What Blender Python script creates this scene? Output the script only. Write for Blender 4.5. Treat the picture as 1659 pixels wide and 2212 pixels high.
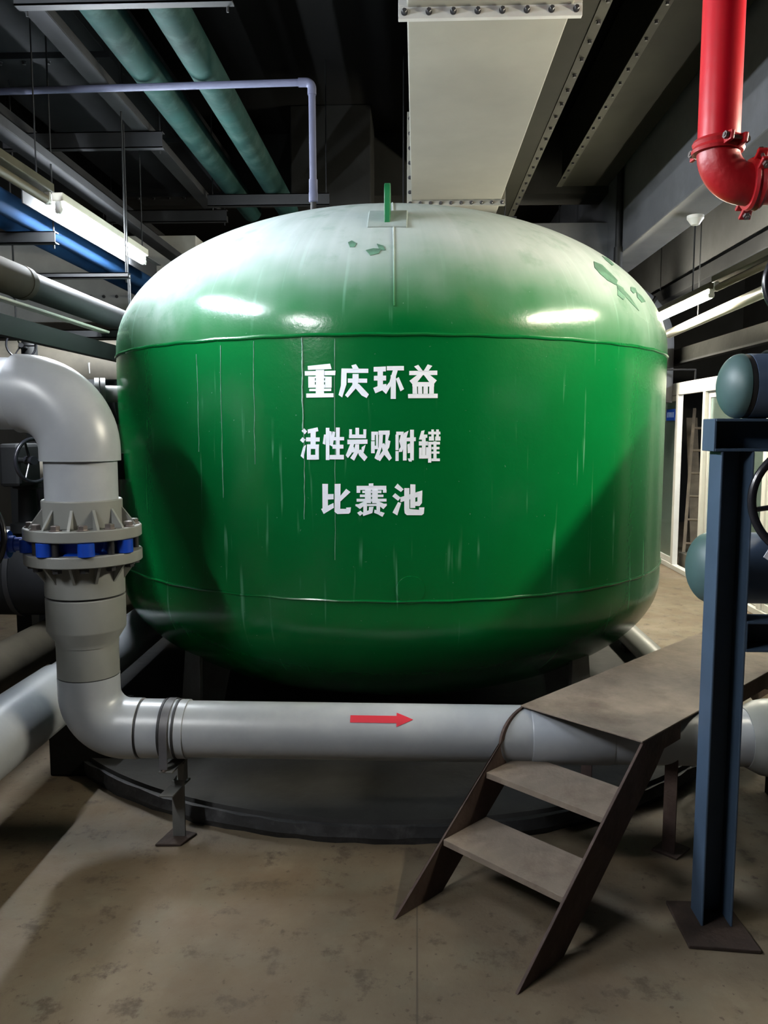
import bpy, math, random
from mathutils import Vector, Matrix
random.seed(7)
for o in list(bpy.data.objects):
    bpy.data.objects.remove(o)
SC = bpy.context.scene
COL = SC.collection
PI = math.pi

# ------------------------------------------------------------------ camera
cam_d = bpy.data.cameras.new('camera')
cam_d.sensor_fit = 'VERTICAL'
cam_d.sensor_height = 36.0
cam_d.lens = 36.0 * 1730.0 / 2212.0
cam_d.clip_start = 0.05
cam = bpy.data.objects.new('camera', cam_d)
COL.objects.link(cam)
cam.location = (0, 0, 1.6)
cam.rotation_euler = (math.radians(90 - 5.9), 0, math.radians(2.3))
SC.camera = cam

# ------------------------------------------------------------------ world, exposure
w = bpy.data.worlds.new('world')
SC.world = w
w.use_nodes = True
w.node_tree.nodes['Background'].inputs[0].default_value = (0.02, 0.022, 0.025, 1)
w.node_tree.nodes['Background'].inputs[1].default_value = 0.2
SC.view_settings.view_transform = 'Standard'
SC.view_settings.look = 'None'
SC.view_settings.gamma = 1.0
SC.view_settings.use_curve_mapping = False
SC.view_settings.exposure = 0.72
TUBE_COOL = 460.0      # radiance of the cool white tubes (left row)
TUBE_WARM = 400.0      # radiance of the warmer tubes (right row)

# ------------------------------------------------------------------ materials
def _nodes(name):
    m = bpy.data.materials.new(name)
    m.use_nodes = True
    nt = m.node_tree
    b = nt.nodes['Principled BSDF']
    return m, nt, b

def mat(name, col, rough=0.5, metal=0.0, var=0.18, scale=5.0, bump=0.0, bscale=60.0,
        spec=0.5, stain=None, stain_amt=0.0, stain_scale=3.0, coat=0.0):
    m, nt, b = _nodes(name)
    N, Lk = nt.nodes, nt.links
    tc = N.new('ShaderNodeTexCoord')
    nz = N.new('ShaderNodeTexNoise'); nz.inputs['Scale'].default_value = scale
    nz.inputs['Detail'].default_value = 6; nz.inputs['Roughness'].default_value = 0.6
    Lk.new(tc.outputs['Object'], nz.inputs['Vector'])
    rp = N.new('ShaderNodeValToRGB')
    rp.color_ramp.elements[0].position = 0.3; rp.color_ramp.elements[1].position = 0.7
    rp.color_ramp.elements[0].color = [c * (1 - var) for c in col] + [1]
    rp.color_ramp.elements[1].color = [min(1, c * (1 + var)) for c in col] + [1]
    Lk.new(nz.outputs['Fac'], rp.inputs['Fac'])
    out = rp.outputs['Color']
    if stain:
        n2 = N.new('ShaderNodeTexNoise'); n2.inputs['Scale'].default_value = stain_scale
        n2.inputs['Detail'].default_value = 8; n2.inputs['Roughness'].default_value = 0.65
        Lk.new(tc.outputs['Object'], n2.inputs['Vector'])
        mr = N.new('ShaderNodeMapRange'); mr.inputs[1].default_value = 0.5; mr.inputs[2].default_value = 0.68
        mr.inputs[4].default_value = stain_amt
        Lk.new(n2.outputs['Fac'], mr.inputs[0])
        mx = N.new('ShaderNodeMixRGB'); mx.inputs[2].default_value = list(stain) + [1]
        Lk.new(mr.outputs[0], mx.inputs[0]); Lk.new(out, mx.inputs[1]); out = mx.outputs[0]
    Lk.new(out, b.inputs['Base Color'])
    b.inputs['Roughness'].default_value = rough
    b.inputs['Metallic'].default_value = metal
    b.inputs['Specular IOR Level'].default_value = spec
    b.inputs['Coat Weight'].default_value = coat
    if bump:
        n3 = N.new('ShaderNodeTexNoise'); n3.inputs['Scale'].default_value = bscale; n3.inputs['Detail'].default_value = 4
        Lk.new(tc.outputs['Object'], n3.inputs['Vector'])
        bp = N.new('ShaderNodeBump'); bp.inputs['Strength'].default_value = bump; bp.inputs['Distance'].default_value = 0.01
        Lk.new(n3.outputs['Fac'], bp.inputs['Height']); Lk.new(bp.outputs[0], b.inputs['Normal'])
    return m

def emit(name, col, strength):
    m, nt, b = _nodes(name)
    b.inputs['Base Color'].default_value = (0.9, 0.9, 0.9, 1)
    b.inputs['Emission Color'].default_value = list(col) + [1]
    b.inputs['Emission Strength'].default_value = strength
    return m

def tank_paint(name, dusty):
    """glossy green enamel with pale drip runs, settled grey dust on the upper head"""
    m, nt, b = _nodes(name)
    N, Lk = nt.nodes, nt.links
    geo = N.new('ShaderNodeNewGeometry')
    sep = N.new('ShaderNodeSeparateXYZ'); Lk.new(geo.outputs['Position'], sep.inputs[0])
    def math_(op, a, bb=None, c=None):
        n = N.new('ShaderNodeMath'); n.operation = op
        for i, q in enumerate((a, bb, c)):
            if q is None: continue
            if isinstance(q, (int, float)): n.inputs[i].default_value = q
            else: Lk.new(q, n.inputs[i])
        return n.outputs[0]
    def noise(vec, scale, detail=5, rough=0.6):
        n = N.new('ShaderNodeTexNoise'); n.inputs['Scale'].default_value = scale
        n.inputs['Detail'].default_value = detail; n.inputs['Roughness'].default_value = rough
        Lk.new(vec, n.inputs['Vector']); return n.outputs['Fac']
    def rng(x, a, bb, c=0.0, d=1.0):
        n = N.new('ShaderNodeMapRange'); n.interpolation_type = 'SMOOTHSTEP'
        n.inputs[1].default_value = a; n.inputs[2].default_value = bb
        n.inputs[3].default_value = c; n.inputs[4].default_value = d
        Lk.new(x, n.inputs[0]); return n.outputs[0]
    def mix(f, a, bb):
        n = N.new('ShaderNodeMixRGB')
        for i, q in enumerate((f, a, bb)):
            if isinstance(q, (int, float)): n.inputs[i].default_value = q
            elif isinstance(q, tuple): n.inputs[i].default_value = q
            else: Lk.new(q, n.inputs[i])
        return n.outputs[0]
    dx = math_('ADD', sep.outputs[0], 0.155); dy = math_('ADD', sep.outputs[1], -4.9)
    th = math_('ARCTAN2', dx, math_('MULTIPLY', dy, -1.0))
    cmb = N.new('ShaderNodeCombineXYZ')
    Lk.new(math_('MULTIPLY', th, 1.575), cmb.inputs[0]); Lk.new(math_('MULTIPLY', sep.outputs[2], 0.05), cmb.inputs[1])
    base = mix(noise(geo.outputs['Position'], 3.0), (0.0, 0.088, 0.017, 1), (0.0005, 0.118, 0.025, 1))
    # fine vertical runs of pale water stain
    runs = rng(noise(cmb.outputs[0], 30, 2, 0.5), 0.62, 0.72, 0, 0.6)
    cut = rng(noise(geo.outputs['Position'], 2.2, 3), 0.42, 0.6)
    base = mix(math_('MULTIPLY', runs, cut), base, (0.09, 0.27, 0.16, 1))
    base = mix(rng(noise(geo.outputs['Position'], 60, 2), 0.74, 0.78, 0, 0.5), base, (0.16, 0.26, 0.21, 1))
    rough = 0.2
    if dusty:
        big = noise(geo.outputs['Position'], 1.7, 3, 0.5)
        lev = math_('ADD', sep.outputs[2], math_('MULTIPLY', math_('SUBTRACT', big, 0.5), 0.50))
        lev = math_('ADD', lev, math_('MULTIPLY', math_('ABSOLUTE', math_('ADD', dx, -0.12)), 0.09))
        dust = math_('POWER', rng(lev, 1.92, 2.50), 1.5)
        streak = rng(noise(cmb.outputs[0], 9, 3), 0.3, 0.75, 0.86, 1.0)
        dust = math_('MULTIPLY', dust, streak)
        wiped = rng(noise(geo.outputs['Position'], 4.5, 5, 0.6), 0.52, 0.72, 1.0, 0.72)
        dust = math_('MULTIPLY', dust, wiped)
        dcol = mix(noise(geo.outputs['Position'], 5), (0.28, 0.315, 0.31, 1), (0.38, 0.41, 0.415, 1))
        base = mix(math_('MULTIPLY', dust, 0.93), base, dcol)
        Lk.new(rng(dust, 0.35, 0.8, 0.2, 0.8), b.inputs['Roughness'])
        Lk.new(rng(dust, 0.16, 0.45, 0.5, 0.01), b.inputs['Specular IOR Level'])
    else:
        b.inputs['Roughness'].default_value = rough
    Lk.new(base, b.inputs['Base Color'])
    bp = N.new('ShaderNodeBump'); bp.inputs['Strength'].default_value = 0.10; bp.inputs['Distance'].default_value = 0.01
    hh = math_('ADD', noise(geo.outputs['Position'], 16, 4), math_('MULTIPLY', noise(geo.outputs['Position'], 70, 3), 0.35))
    Lk.new(hh, bp.inputs['Height']); Lk.new(bp.outputs[0], b.inputs['Normal'])
    return m

def floor_mat():
    m, nt, b = _nodes('floor_concrete')
    N, Lk = nt.nodes, nt.links
    geo = N.new('ShaderNodeNewGeometry'); P = geo.outputs['Position']
    def noise(scale, detail=7, rough=0.62, dist=0.0):
        n = N.new('ShaderNodeTexNoise'); n.inputs['Scale'].default_value = scale
        n.inputs['Detail'].default_value = detail; n.inputs['Roughness'].default_value = rough
        n.inputs['Distortion'].default_value = dist
        Lk.new(P, n.inputs['Vector']); return n.outputs['Fac']
    def rng(x, a, bb, c=0.0, d=1.0):
        n = N.new('ShaderNodeMapRange'); n.inputs[1].default_value = a; n.inputs[2].default_value = bb
        n.inputs[3].default_value = c; n.inputs[4].default_value = d
        Lk.new(x, n.inputs[0]); return n.outputs[0]
    def mix(f, a, bb):
        n = N.new('ShaderNodeMixRGB')
        for i, q in enumerate((f, a, bb)):
            if isinstance(q, tuple): n.inputs[i].default_value = q
            else: Lk.new(q, n.inputs[i])
        return n.outputs[0]
    c = mix(rng(noise(1.7), 0.35, 0.65), (0.110, 0.078, 0.048, 1), (0.155, 0.124, 0.084, 1))
    c = mix(rng(noise(5.0), 0.5, 0.7, 0, 0.6), c, (0.125, 0.113, 0.082, 1))
    c = mix(rng(noise(2.9, 5), 0.58, 0.72, 0, 0.5), c, (0.20, 0.165, 0.118, 1))
    c = mix(rng(noise(0.9, 4, 0.6, 1.0), 0.45, 0.62, 0, 0.45), c, (0.085, 0.062, 0.040, 1))
    c = mix(rng(noise(8.5, 9, 0.7), 0.55, 0.64, 0, 0.85), c, (0.06, 0.045, 0.03, 1))
    c = mix(rng(noise(34, 3, 0.55), 0.66, 0.70, 0, 0.8), c, (0.06, 0.045, 0.03, 1))
    # saw-cut joint running away from the stair
    sep = N.new('ShaderNodeSeparateXYZ'); Lk.new(P, sep.inputs[0])
    def mth(op, a, bb):
        n = N.new('ShaderNodeMath'); n.operation = op
        for i, q in enumerate((a, bb)):
            if isinstance(q, (int, float)): n.inputs[i].default_value = q
            else: Lk.new(q, n.inputs[i])
        return n.outputs[0]
    near = mth('LESS_THAN', mth('ABSOLUTE', mth('SUBTRACT', sep.outputs[0], 0.009), 0), 0.003)
    near = mth('MULTIPLY', near, mth('LESS_THAN', sep.outputs[1], 2.72))
    near = mth('MULTIPLY', near, 0.75)
    c = mix(near, c, (0.05, 0.04, 0.03, 1))
    Lk.new(c, b.inputs['Base Color'])
    Lk.new(rng(noise(4), 0.3, 0.7, 0.55, 0.85), b.inputs['Roughness'])
    bp = N.new('ShaderNodeBump'); bp.inputs['Strength'].default_value = 0.25; bp.inputs['Distance'].default_value = 0.012
    Lk.new(noise(22, 8), bp.inputs['Height']); Lk.new(bp.outputs[0], b.inputs['Normal'])
    return m

M_FLOOR = floor_mat()
M_WALL = mat('dark_plaster', (0.022, 0.022, 0.022), 0.9, spec=0.2, var=0.25, scale=1.5, bump=0.2, bscale=20)
M_CEIL = mat('dark_ceiling', (0.005, 0.005, 0.005), 0.95, spec=0.1, var=0.3, scale=1.0)  # near-black base colour with slight mottling
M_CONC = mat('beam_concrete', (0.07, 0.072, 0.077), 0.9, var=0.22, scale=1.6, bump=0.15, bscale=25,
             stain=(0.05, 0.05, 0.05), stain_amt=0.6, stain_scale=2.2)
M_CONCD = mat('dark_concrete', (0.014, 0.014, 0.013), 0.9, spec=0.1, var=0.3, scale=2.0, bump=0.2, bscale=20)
M_PLINTH = mat('plinth_concrete', (0.026, 0.026, 0.025), 0.9, var=0.25, scale=4, bump=0.35, bscale=18,
               stain=(0.018, 0.018, 0.019), stain_amt=0.7, stain_scale=5)
M_PLINTHS = mat('plinth_bitumen', (0.022, 0.023, 0.025), 0.7, var=0.45, scale=6, bump=0.8, bscale=14,
                stain=(0.08, 0.08, 0.083), stain_amt=0.6, stain_scale=9)
M_PVC = mat('grey_pvc', (0.3, 0.32, 0.345), 0.34, var=0.10, scale=3, bump=0.02, bscale=12,
            stain=(0.36, 0.375, 0.385), stain_amt=0.35, stain_scale=6)
M_PVCD = mat('grey_pvc_aged', (0.185, 0.19, 0.18), 0.42, var=0.12, scale=4,
             stain=(0.20, 0.20, 0.19), stain_amt=0.3, stain_scale=8)
M_RUBBER = mat('black_rubber', (0.012, 0.012, 0.014), 0.6, var=0.1)
M_STRAP = mat('clamp_strap', (0.08, 0.078, 0.086), 0.5, var=0.2, scale=8)
M_SUPPORT = mat('support_steel', (0.1, 0.1, 0.095), 0.6, var=0.2, scale=8)
M_BOLT = mat('zinc_bolt', (0.22, 0.19, 0.18), 0.35, metal=0.8, var=0.15, scale=20)
M_BOLTD = mat('dark_bolt', (0.012, 0.012, 0.014), 0.45, var=0.1)
M_BLUE = mat('valve_blue', (0.003, 0.04, 0.33), 0.38, var=0.15, scale=6)
M_RED = mat('fire_red', (0.4, 0.002, 0.01), 0.32, var=0.10, scale=4, bump=0.05, bscale=30)
M_REDC = mat('fire_red_fitting', (0.3, 0.004, 0.008), 0.42, var=0.15, scale=8, bump=0.15, bscale=60)
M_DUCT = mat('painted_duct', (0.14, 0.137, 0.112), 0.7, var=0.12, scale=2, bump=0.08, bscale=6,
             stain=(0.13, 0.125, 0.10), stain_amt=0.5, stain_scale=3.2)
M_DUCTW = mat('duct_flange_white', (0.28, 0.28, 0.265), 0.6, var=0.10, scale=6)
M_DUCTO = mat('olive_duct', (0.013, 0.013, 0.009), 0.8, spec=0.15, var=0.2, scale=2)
M_BLACK = mat('black_steel', (0.006, 0.0065, 0.007), 0.6, spec=0.25, var=0.2)
M_RACK = mat('blue_grey_steel', (0.038, 0.066, 0.110), 0.6, var=0.12, scale=6)
M_RUST = mat('rusty_plate', (0.05, 0.028, 0.022), 0.75, var=0.3, scale=7, bump=0.3, bscale=40,
             stain=(0.095, 0.072, 0.055), stain_amt=0.6, stain_scale=4)
M_TREAD = mat('dusty_tread', (0.19, 0.152, 0.118), 0.85, var=0.25, scale=6, bump=0.35, bscale=45,
              stain=(0.085, 0.055, 0.04), stain_amt=0.55, stain_scale=5)
M_BASEPL = mat('rusted_base', (0.03, 0.018, 0.013), 0.85, var=0.4, scale=10, bump=0.6, bscale=30)
M_TEAL = mat('teal_cap', (0.05, 0.095, 0.095), 0.5, var=0.12, scale=5)
M_SLATE = mat('slate_pipe', (0.06, 0.09, 0.145), 0.5, var=0.12, scale=5)
M_SCUFF = mat('scuffed_green', (0.055, 0.13, 0.085), 0.7, var=0.5, scale=14)
M_RUN = mat('pale_run', (0.22, 0.36, 0.29), 0.6, var=0.2, scale=30)
M_GREENP = mat('dark_green_pipe', (0.0035, 0.017, 0.015), 0.8, spec=0.12, var=0.35, scale=4,
               stain=(0.03, 0.055, 0.048), stain_amt=0.4, stain_scale=7)
M_BLUEP = mat('blue_painted_pipe', (0.004, 0.022, 0.062), 0.85, spec=0.1, var=0.25, scale=3)
M_SEAM = mat('dim_seam', (0.035, 0.035, 0.028), 0.8, var=0.2, spec=0.2)
M_LAGD = mat('brown_lagging', (0.050, 0.043, 0.030), 0.85, var=0.3, scale=3, spec=0.2)
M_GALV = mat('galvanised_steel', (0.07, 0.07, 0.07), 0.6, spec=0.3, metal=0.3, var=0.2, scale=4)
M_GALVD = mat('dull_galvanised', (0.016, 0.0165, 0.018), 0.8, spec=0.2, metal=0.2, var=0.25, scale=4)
M_CREAM = mat('cream_enamel', (0.42, 0.4, 0.33), 0.4, var=0.08)
M_OLIVE = mat('olive_batten', (0.05, 0.044, 0.028), 0.6, spec=0.2, var=0.2, scale=5)
M_UNLIT = mat('unlit_tube', (0.08, 0.066, 0.04), 0.5, spec=0.3, var=0.1)
M_ENDCAP = mat('lamp_socket', (0.4, 0.4, 0.37), 0.4, var=0.1)
M_BEIGE = mat('beige_lagging', (0.075, 0.066, 0.05), 0.8, var=0.2, scale=3,
              stain=(0.03, 0.026, 0.022), stain_amt=0.5, stain_scale=5)
M_BROWN = mat('brown_wrapped_pipe', (0.03, 0.025, 0.018), 0.8, spec=0.15, var=0.35, scale=3)
M_DARKP = mat('charcoal_pipe', (0.009, 0.0095, 0.0105), 0.65, spec=0.15, var=0.25, scale=4)
M_LILAC = mat('lilac_grey_pvc', (0.055, 0.06, 0.095), 0.6, spec=0.2, var=0.1)
M_WHITE = mat('white_stencil_paint', (0.80, 0.83, 0.90), 0.6, var=0.05, scale=30)
M_ARROW = mat('red_sticker', (0.5, 0.012, 0.03), 0.5, var=0.05)
M_ALU = mat('white_aluminium', (0.5, 0.5, 0.48), 0.45, var=0.06)
M_TAG = mat('white_tag', (0.72, 0.74, 0.82), 0.5, var=0.04)
M_STICK = mat('blue_sign', (0.01, 0.08, 0.55), 0.5, var=0.05)
M_STICKW = mat('pale_print', (0.35, 0.5, 0.85), 0.5, var=0.03)
M_CERAM = mat('white_ceramic', (0.60, 0.58, 0.52), 0.3, var=0.05)
M_WOOD = mat('old_timber', (0.13, 0.1, 0.07), 0.8, var=0.35, scale=6)
M_LUGG = mat('lug_green', (0.003, 0.09, 0.028), 0.4, var=0.2, scale=8)
M_DUST = mat('dusted_green', (0.2, 0.24, 0.225), 0.8, var=0.15, scale=10)
M_TANK = tank_paint('tank_enamel', False)
M_TANKD = tank_paint('tank_enamel_dusty', True)
M_COOL = emit('lit_tube_cool', (0.88, 0.94, 1.0), TUBE_COOL)
M_KEY = emit('lit_tube_bright', (0.86, 0.92, 1.0), 540.0)
M_DIM = emit('lit_tube_dim', (0.93, 0.95, 0.97), 285.0)
M_WARM = emit('lit_tube_warm', (1.0, 0.93, 0.74), TUBE_WARM)

def glass_mat():
    m, nt, b = _nodes('green_glass')
    b.inputs['Base Color'].default_value = (0.62, 0.80, 0.72, 1)
    b.inputs['Roughness'].default_value = 0.08
    b.inputs['Transmission Weight'].default_value = 0.9
    b.inputs['IOR'].default_value = 1.45
    return m
M_GLASS = glass_mat()

# ------------------------------------------------------------------ mesh helpers
class MB:
    """collects shapes in world coordinates"""
    def __init__(s): s.v, s.f = [], []
    def add(s, v, f):
        n = len(s.v); s.v += [Vector(p) for p in v]; s.f += [tuple(i + n for i in q) for q in f]; return s
    def box(s, x0, x1, y0, y1, z0, z1):
        v = [(x, y, z) for x in (x0, x1) for y in (y0, y1) for z in (z0, z1)]
        return s.add(v, [(0, 1, 3, 2), (4, 6, 7, 5), (0, 4, 5, 1), (2, 3, 7, 6), (0, 2, 6, 4), (1, 5, 7, 3)])
    def bar(s, p0, p1, wd, ht, up=(0, 0, 1)):
        """rectangular bar from p0 to p1"""
        p0, p1 = Vector(p0), Vector(p1); d = (p1 - p0).normalized()
        a = d.cross(Vector(up)).normalized() * (wd / 2); c = a.cross(d).normalized() * (ht / 2)
        v = [p + q for p in (p0, p1) for q in (a + c, -a + c, -a - c, a - c)]
        return s.add(v, [(0, 1, 2, 3), (7, 6, 5, 4), (0, 4, 5, 1), (1, 5, 6, 2), (2, 6, 7, 3), (3, 7, 4, 0)])
    def prism(s, pts, off):
        """closed polygon pushed along off"""
        off = Vector(off); n = len(pts)
        v = [Vector(p) for p in pts] + [Vector(p) + off for p in pts]
        f = [tuple(range(n)), tuple(range(2 * n - 1, n - 1, -1))]
        f += [(i, i + n, (i + 1) % n + n, (i + 1) % n) for i in range(n)]
        return s.add(v, f)
    def lathe(s, prof, o, ax=(0, 0, 1), seg=48, a0=0.0):
        """prof: (radius, distance along axis)"""
        o = Vector(o); ax = Vector(ax).normalized()
        u = ax.orthogonal().normalized()
        if abs(ax.z) > 0.9: u = Vector((1, 0, 0))
        w_ = ax.cross(u)
        v, f = [], []
        for r, t in prof:
            for k in range(seg):
                a = a0 + 2 * PI * k / seg
                v.append(o + ax * t + (u * math.cos(a) + w_ * math.sin(a)) * r)
        m = len(prof)
        for i in range(m - 1):
            for k in range(seg):
                q = (k + 1) % seg
                f.append((i * seg + k, i * seg + q, (i + 1) * seg + q, (i + 1) * seg + k))
        if prof[0][0] > 1e-6: f.append(tuple(range(seg - 1, -1, -1)))
        if prof[-1][0] > 1e-6: f.append(tuple((m - 1) * seg + k for k in range(seg)))
        return s.add(v, f)
    def tube(s, p0, p1, r, r1=None, seg=32):
        p0, p1 = Vector(p0), Vector(p1)
        return s.lathe([(r, 0), (r if r1 is None else r1, (p1 - p0).length)], p0, p1 - p0, seg)
    def ring(s, o, ax, r_in, r_out, h, seg=48):
        o = Vector(o); ax = Vector(ax).normalized()
        n0 = len(s.v)
        pr = [(r_in, 0), (r_out, 0), (r_out, h), (r_in, h)]
        u = Vector((1, 0, 0)) if abs(ax.z) > 0.9 else ax.orthogonal().normalized()
        w_ = ax.cross(u); v, f = [], []
        for r, t in pr:
            for k in range(seg):
                a = 2 * PI * k / seg
                v.append(o + ax * t + (u * math.cos(a) + w_ * math.sin(a)) * r)
        for i in range(4):
            j = (i + 1) % 4
            for k in range(seg):
                q = (k + 1) % seg
                f.append((i * seg + k, i * seg + q, j * seg + q, j * seg + k))
        return s.add(v, f)
    def sweep(s, path, r, seg=28, closed=False, caps=True):
        path = [Vector(p) for p in path]; n = len(path)
        rs = r if isinstance(r, (list, tuple)) else [r] * n
        T = []
        for i in range(n):
            a = path[i - 1] if (i > 0 or closed) else path[i]
            b = path[(i + 1) % n] if (i < n - 1 or closed) else path[i]
            T.append((b - a).normalized())
        u = T[0].orthogonal().normalized(); v, f = [], []
        for i in range(n):
            u = (u - T[i] * u.dot(T[i])).normalized(); w_ = T[i].cross(u)
            for k in range(seg):
                a = 2 * PI * k / seg
                v.append(path[i] + (u * math.cos(a) + w_ * math.sin(a)) * rs[i])
        for i in range(n if closed else n - 1):
            j = (i + 1) % n
            for k in range(seg):
                q = (k + 1) % seg
                f.append((i * seg + k, i * seg + q, j * seg + q, j * seg + k))
        if caps and not closed:
            f.append(tuple(range(seg - 1, -1, -1))); f.append(tuple((n - 1) * seg + k for k in range(seg)))
        return s.add(v, f)

def arc(c, a, b, R, a0, a1, n=14):
    """points on an arc about c in the plane of unit vectors a, b"""
    c, a, b = Vector(c), Vector(a), Vector(b)
    return [c + (a * math.cos(t) + b * math.sin(t)) * R for t in [a0 + (a1 - a0) * i / n for i in range(n + 1)]]

WL = {}     # world location of every object built
def mesh_obj(name, mb, m, parent=None, smooth=True, bevel=0.0, ang=35, origin=None):
    lo = Vector([min(p[i] for p in mb.v) for i in range(3)]); hi = Vector([max(p[i] for p in mb.v) for i in range(3)])
    W = Vector(origin) if origin is not None else (lo + hi) / 2
    me = bpy.data.meshes.new(name)
    me.from_pydata([tuple(p - W) for p in mb.v], [], mb.f)
    me.validate(); me.update()
    import bmesh
    bm = bmesh.new(); bm.from_mesh(me); bmesh.ops.recalc_face_normals(bm, faces=bm.faces); bm.to_mesh(me); bm.free()
    me.materials.append(m)
    if smooth:
        me.polygons.foreach_set('use_smooth', [True] * len(me.polygons))
        me.set_sharp_from_angle(angle=math.radians(ang))
    o = bpy.data.objects.new(name, me); COL.objects.link(o)
    WL[o.name] = W
    if parent is not None:
        o.parent = parent; o.location = W - WL[parent.name]
    else: o.location = W
    if bevel:
        bv = o.modifiers.new('bevel', 'BEVEL'); bv.width = bevel; bv.segments = 2; bv.limit_method = 'ANGLE'
    return o

def tag(o, label, cat, group=None):
    o['label'] = label; o['category'] = cat
    if group: o['group'] = group
    return o
def thing(name, label, cat, loc, group=None):
    o = bpy.data.objects.new(name, None); COL.objects.link(o)
    o.empty_display_size = 0.1
    o.location = loc; WL[o.name] = Vector(loc)
    return tag(o, label, cat, group)
def struct(name, mb, m, bevel=0.0, smooth=False):
    o = mesh_obj(name, mb, m, None, smooth, bevel); o['kind'] = 'structure'; return o
def again(src, parent, loc, rot=None):
    """another copy of a part at a world location"""
    c = src.copy(); COL.objects.link(c); c.parent = parent
    c.location = Vector(loc) - WL[parent.name]; WL[c.name] = Vector(loc)
    if rot is not None: c.rotation_euler = rot
    return c
def copies(first, parent, locs):
    for q in locs[1:]: again(first, parent, q)
def hexbolt(o, ax, r, h, m, parent, name='bolt'):
    """hexagon head with a washer under it"""
    mb = MB(); mb.lathe([(r * 1.25, 0), (r * 1.25, h * 0.2)], o, ax, 16)
    mb.lathe([(r, h * 0.2), (r, h * 0.9), (r * 0.8, h)], o, ax, 6)
    return mesh_obj(name, mb, m, parent, True, ang=25, origin=o)

# ================================================================== the room
struct('floor', MB().box(-5, 5.5, -4.5, 14, -0.15, 0), M_FLOOR)
struct('ceiling', MB().box(-5, 5.5, -4.5, 14, 4.5, 4.65), M_CEIL)
struct('wall_left', MB().box(-5.15, -5, -4.5, 14, 0, 4.5), M_WALL)
struct('wall_right', MB().box(5.5, 5.65, -4.5, 14, 0, 4.5), M_WALL)
struct('wall_back', MB().box(-5, 5.5, 14, 14.15, 0, 4.5), M_WALL)
struct('wall_front', MB().box(-5, 5.5, -4.65, -4.5, 0, 4.5), M_WALL)
struct('ceiling_beam', MB().box(1.87, 2.17, -4.5, 14, 3.2, 4.5), M_CONC, 0.012)
struct('ceiling_beam', MB().box(3.0, 3.35, -4.5, 14, 3.27, 4.5), M_CONC, 0.012)
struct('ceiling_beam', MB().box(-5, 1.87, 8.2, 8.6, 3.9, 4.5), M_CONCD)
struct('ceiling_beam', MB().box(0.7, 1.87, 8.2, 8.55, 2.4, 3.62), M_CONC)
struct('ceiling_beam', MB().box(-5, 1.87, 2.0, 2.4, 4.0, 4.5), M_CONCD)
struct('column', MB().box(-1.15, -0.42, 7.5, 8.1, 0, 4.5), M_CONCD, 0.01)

# ================================================================== circular plinth
CX, CY, RT = -0.155, 4.9, 1.575
pl = thing('tank_plinth', 'round chipped concrete plinth with black edge under the green tank', 'plinth', (CX, CY, 0))
mb = MB(); prof = [(1.95, 0.0), (1.965, 0.03), (1.96, 0.075)]
mb.lathe(prof, (CX, CY, 0), seg=160)
rnd = random.Random(3)
for i, p in enumerate(mb.v):
    q = Vector((p.x - CX, p.y - CY, 0)); q.normalize()
    mb.v[i] = p + q * rnd.uniform(-0.010, 0.008)
mesh_obj('plinth_edge', mb, M_PLINTHS, pl, True, ang=20)
mesh_obj('plinth_top', MB().lathe([(1.94, 0.07), (1.935, 0.092), (0.0, 0.094)], (CX, CY, 0), seg=120), M_PLINTH, pl)

# ================================================================== the green tank
tank = thing('pressure_tank', 'large green steel filter tank with dusty domed top and white painted characters', 'tank', (CX, CY, 0.095))
ZT, ZB = 1.986, 0.875
top = [(RT, ZT)] + [(RT * math.cos(t), ZT + 0.03 + 0.81 * math.sin(t)) for t in [PI / 2 * i / 40 for i in range(40)]] + [(0, ZT + 0.84)]
mesh_obj('top_head', MB().lathe(top, (CX, CY, 0), seg=160), M_TANKD, tank)
sh = [(RT, ZB + (ZT - ZB) * i / 6) for i in range(7)]
mesh_obj('shell', MB().lathe(sh, (CX, CY, 0), seg=160), M_TANK, tank)
bot = [(0, ZB - 0.75)] + [(RT * math.cos(t), ZB - 0.09 - 0.66 * math.sin(t)) for t in [PI / 2 * i / 36 for i in range(35, -1, -1)]] + [(RT, ZB)]
mesh_obj('bottom_head', MB().lathe(bot, (CX, CY, 0), seg=160), M_TANK, tank)
for z in (ZT, ZB):
    P = [(CX + RT * math.cos(2 * PI * k / 160), CY + RT * math.sin(2 * PI * k / 160), z + 0.0015 * math.sin(k * 1.7)) for k in range(160)]
    mesh_obj('weld_seam', MB().sweep(P, 0.008 if z == ZT else 0.006, 8, closed=True), M_TANK, tank)
# weld down the front of the top head
P = []
for i in range(24):
    t = math.radians(6 + 54 * i / 23)
    r = (RT + 0.001) * math.cos(t)
    P.append((CX + r * math.sin(0.04), CY - r * math.cos(0.04), ZT + 0.03 + 0.811 * math.sin(t)))
mesh_obj('weld_seam', MB().sweep(P, 0.0035, 8), M_TANKD, tank)
# faint round patch low on the shell
a = 0.085
P0 = Vector((CX + math.sin(a) * (RT - 0.004), CY - math.cos(a) * (RT - 0.004), 0.925))
mesh_obj('blanking_disc', MB().lathe([(0.062, 0), (0.06, 0.007), (0.0, 0.008)], P0, (math.sin(a), -math.cos(a), 0), 40), M_TANK, tank)
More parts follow.
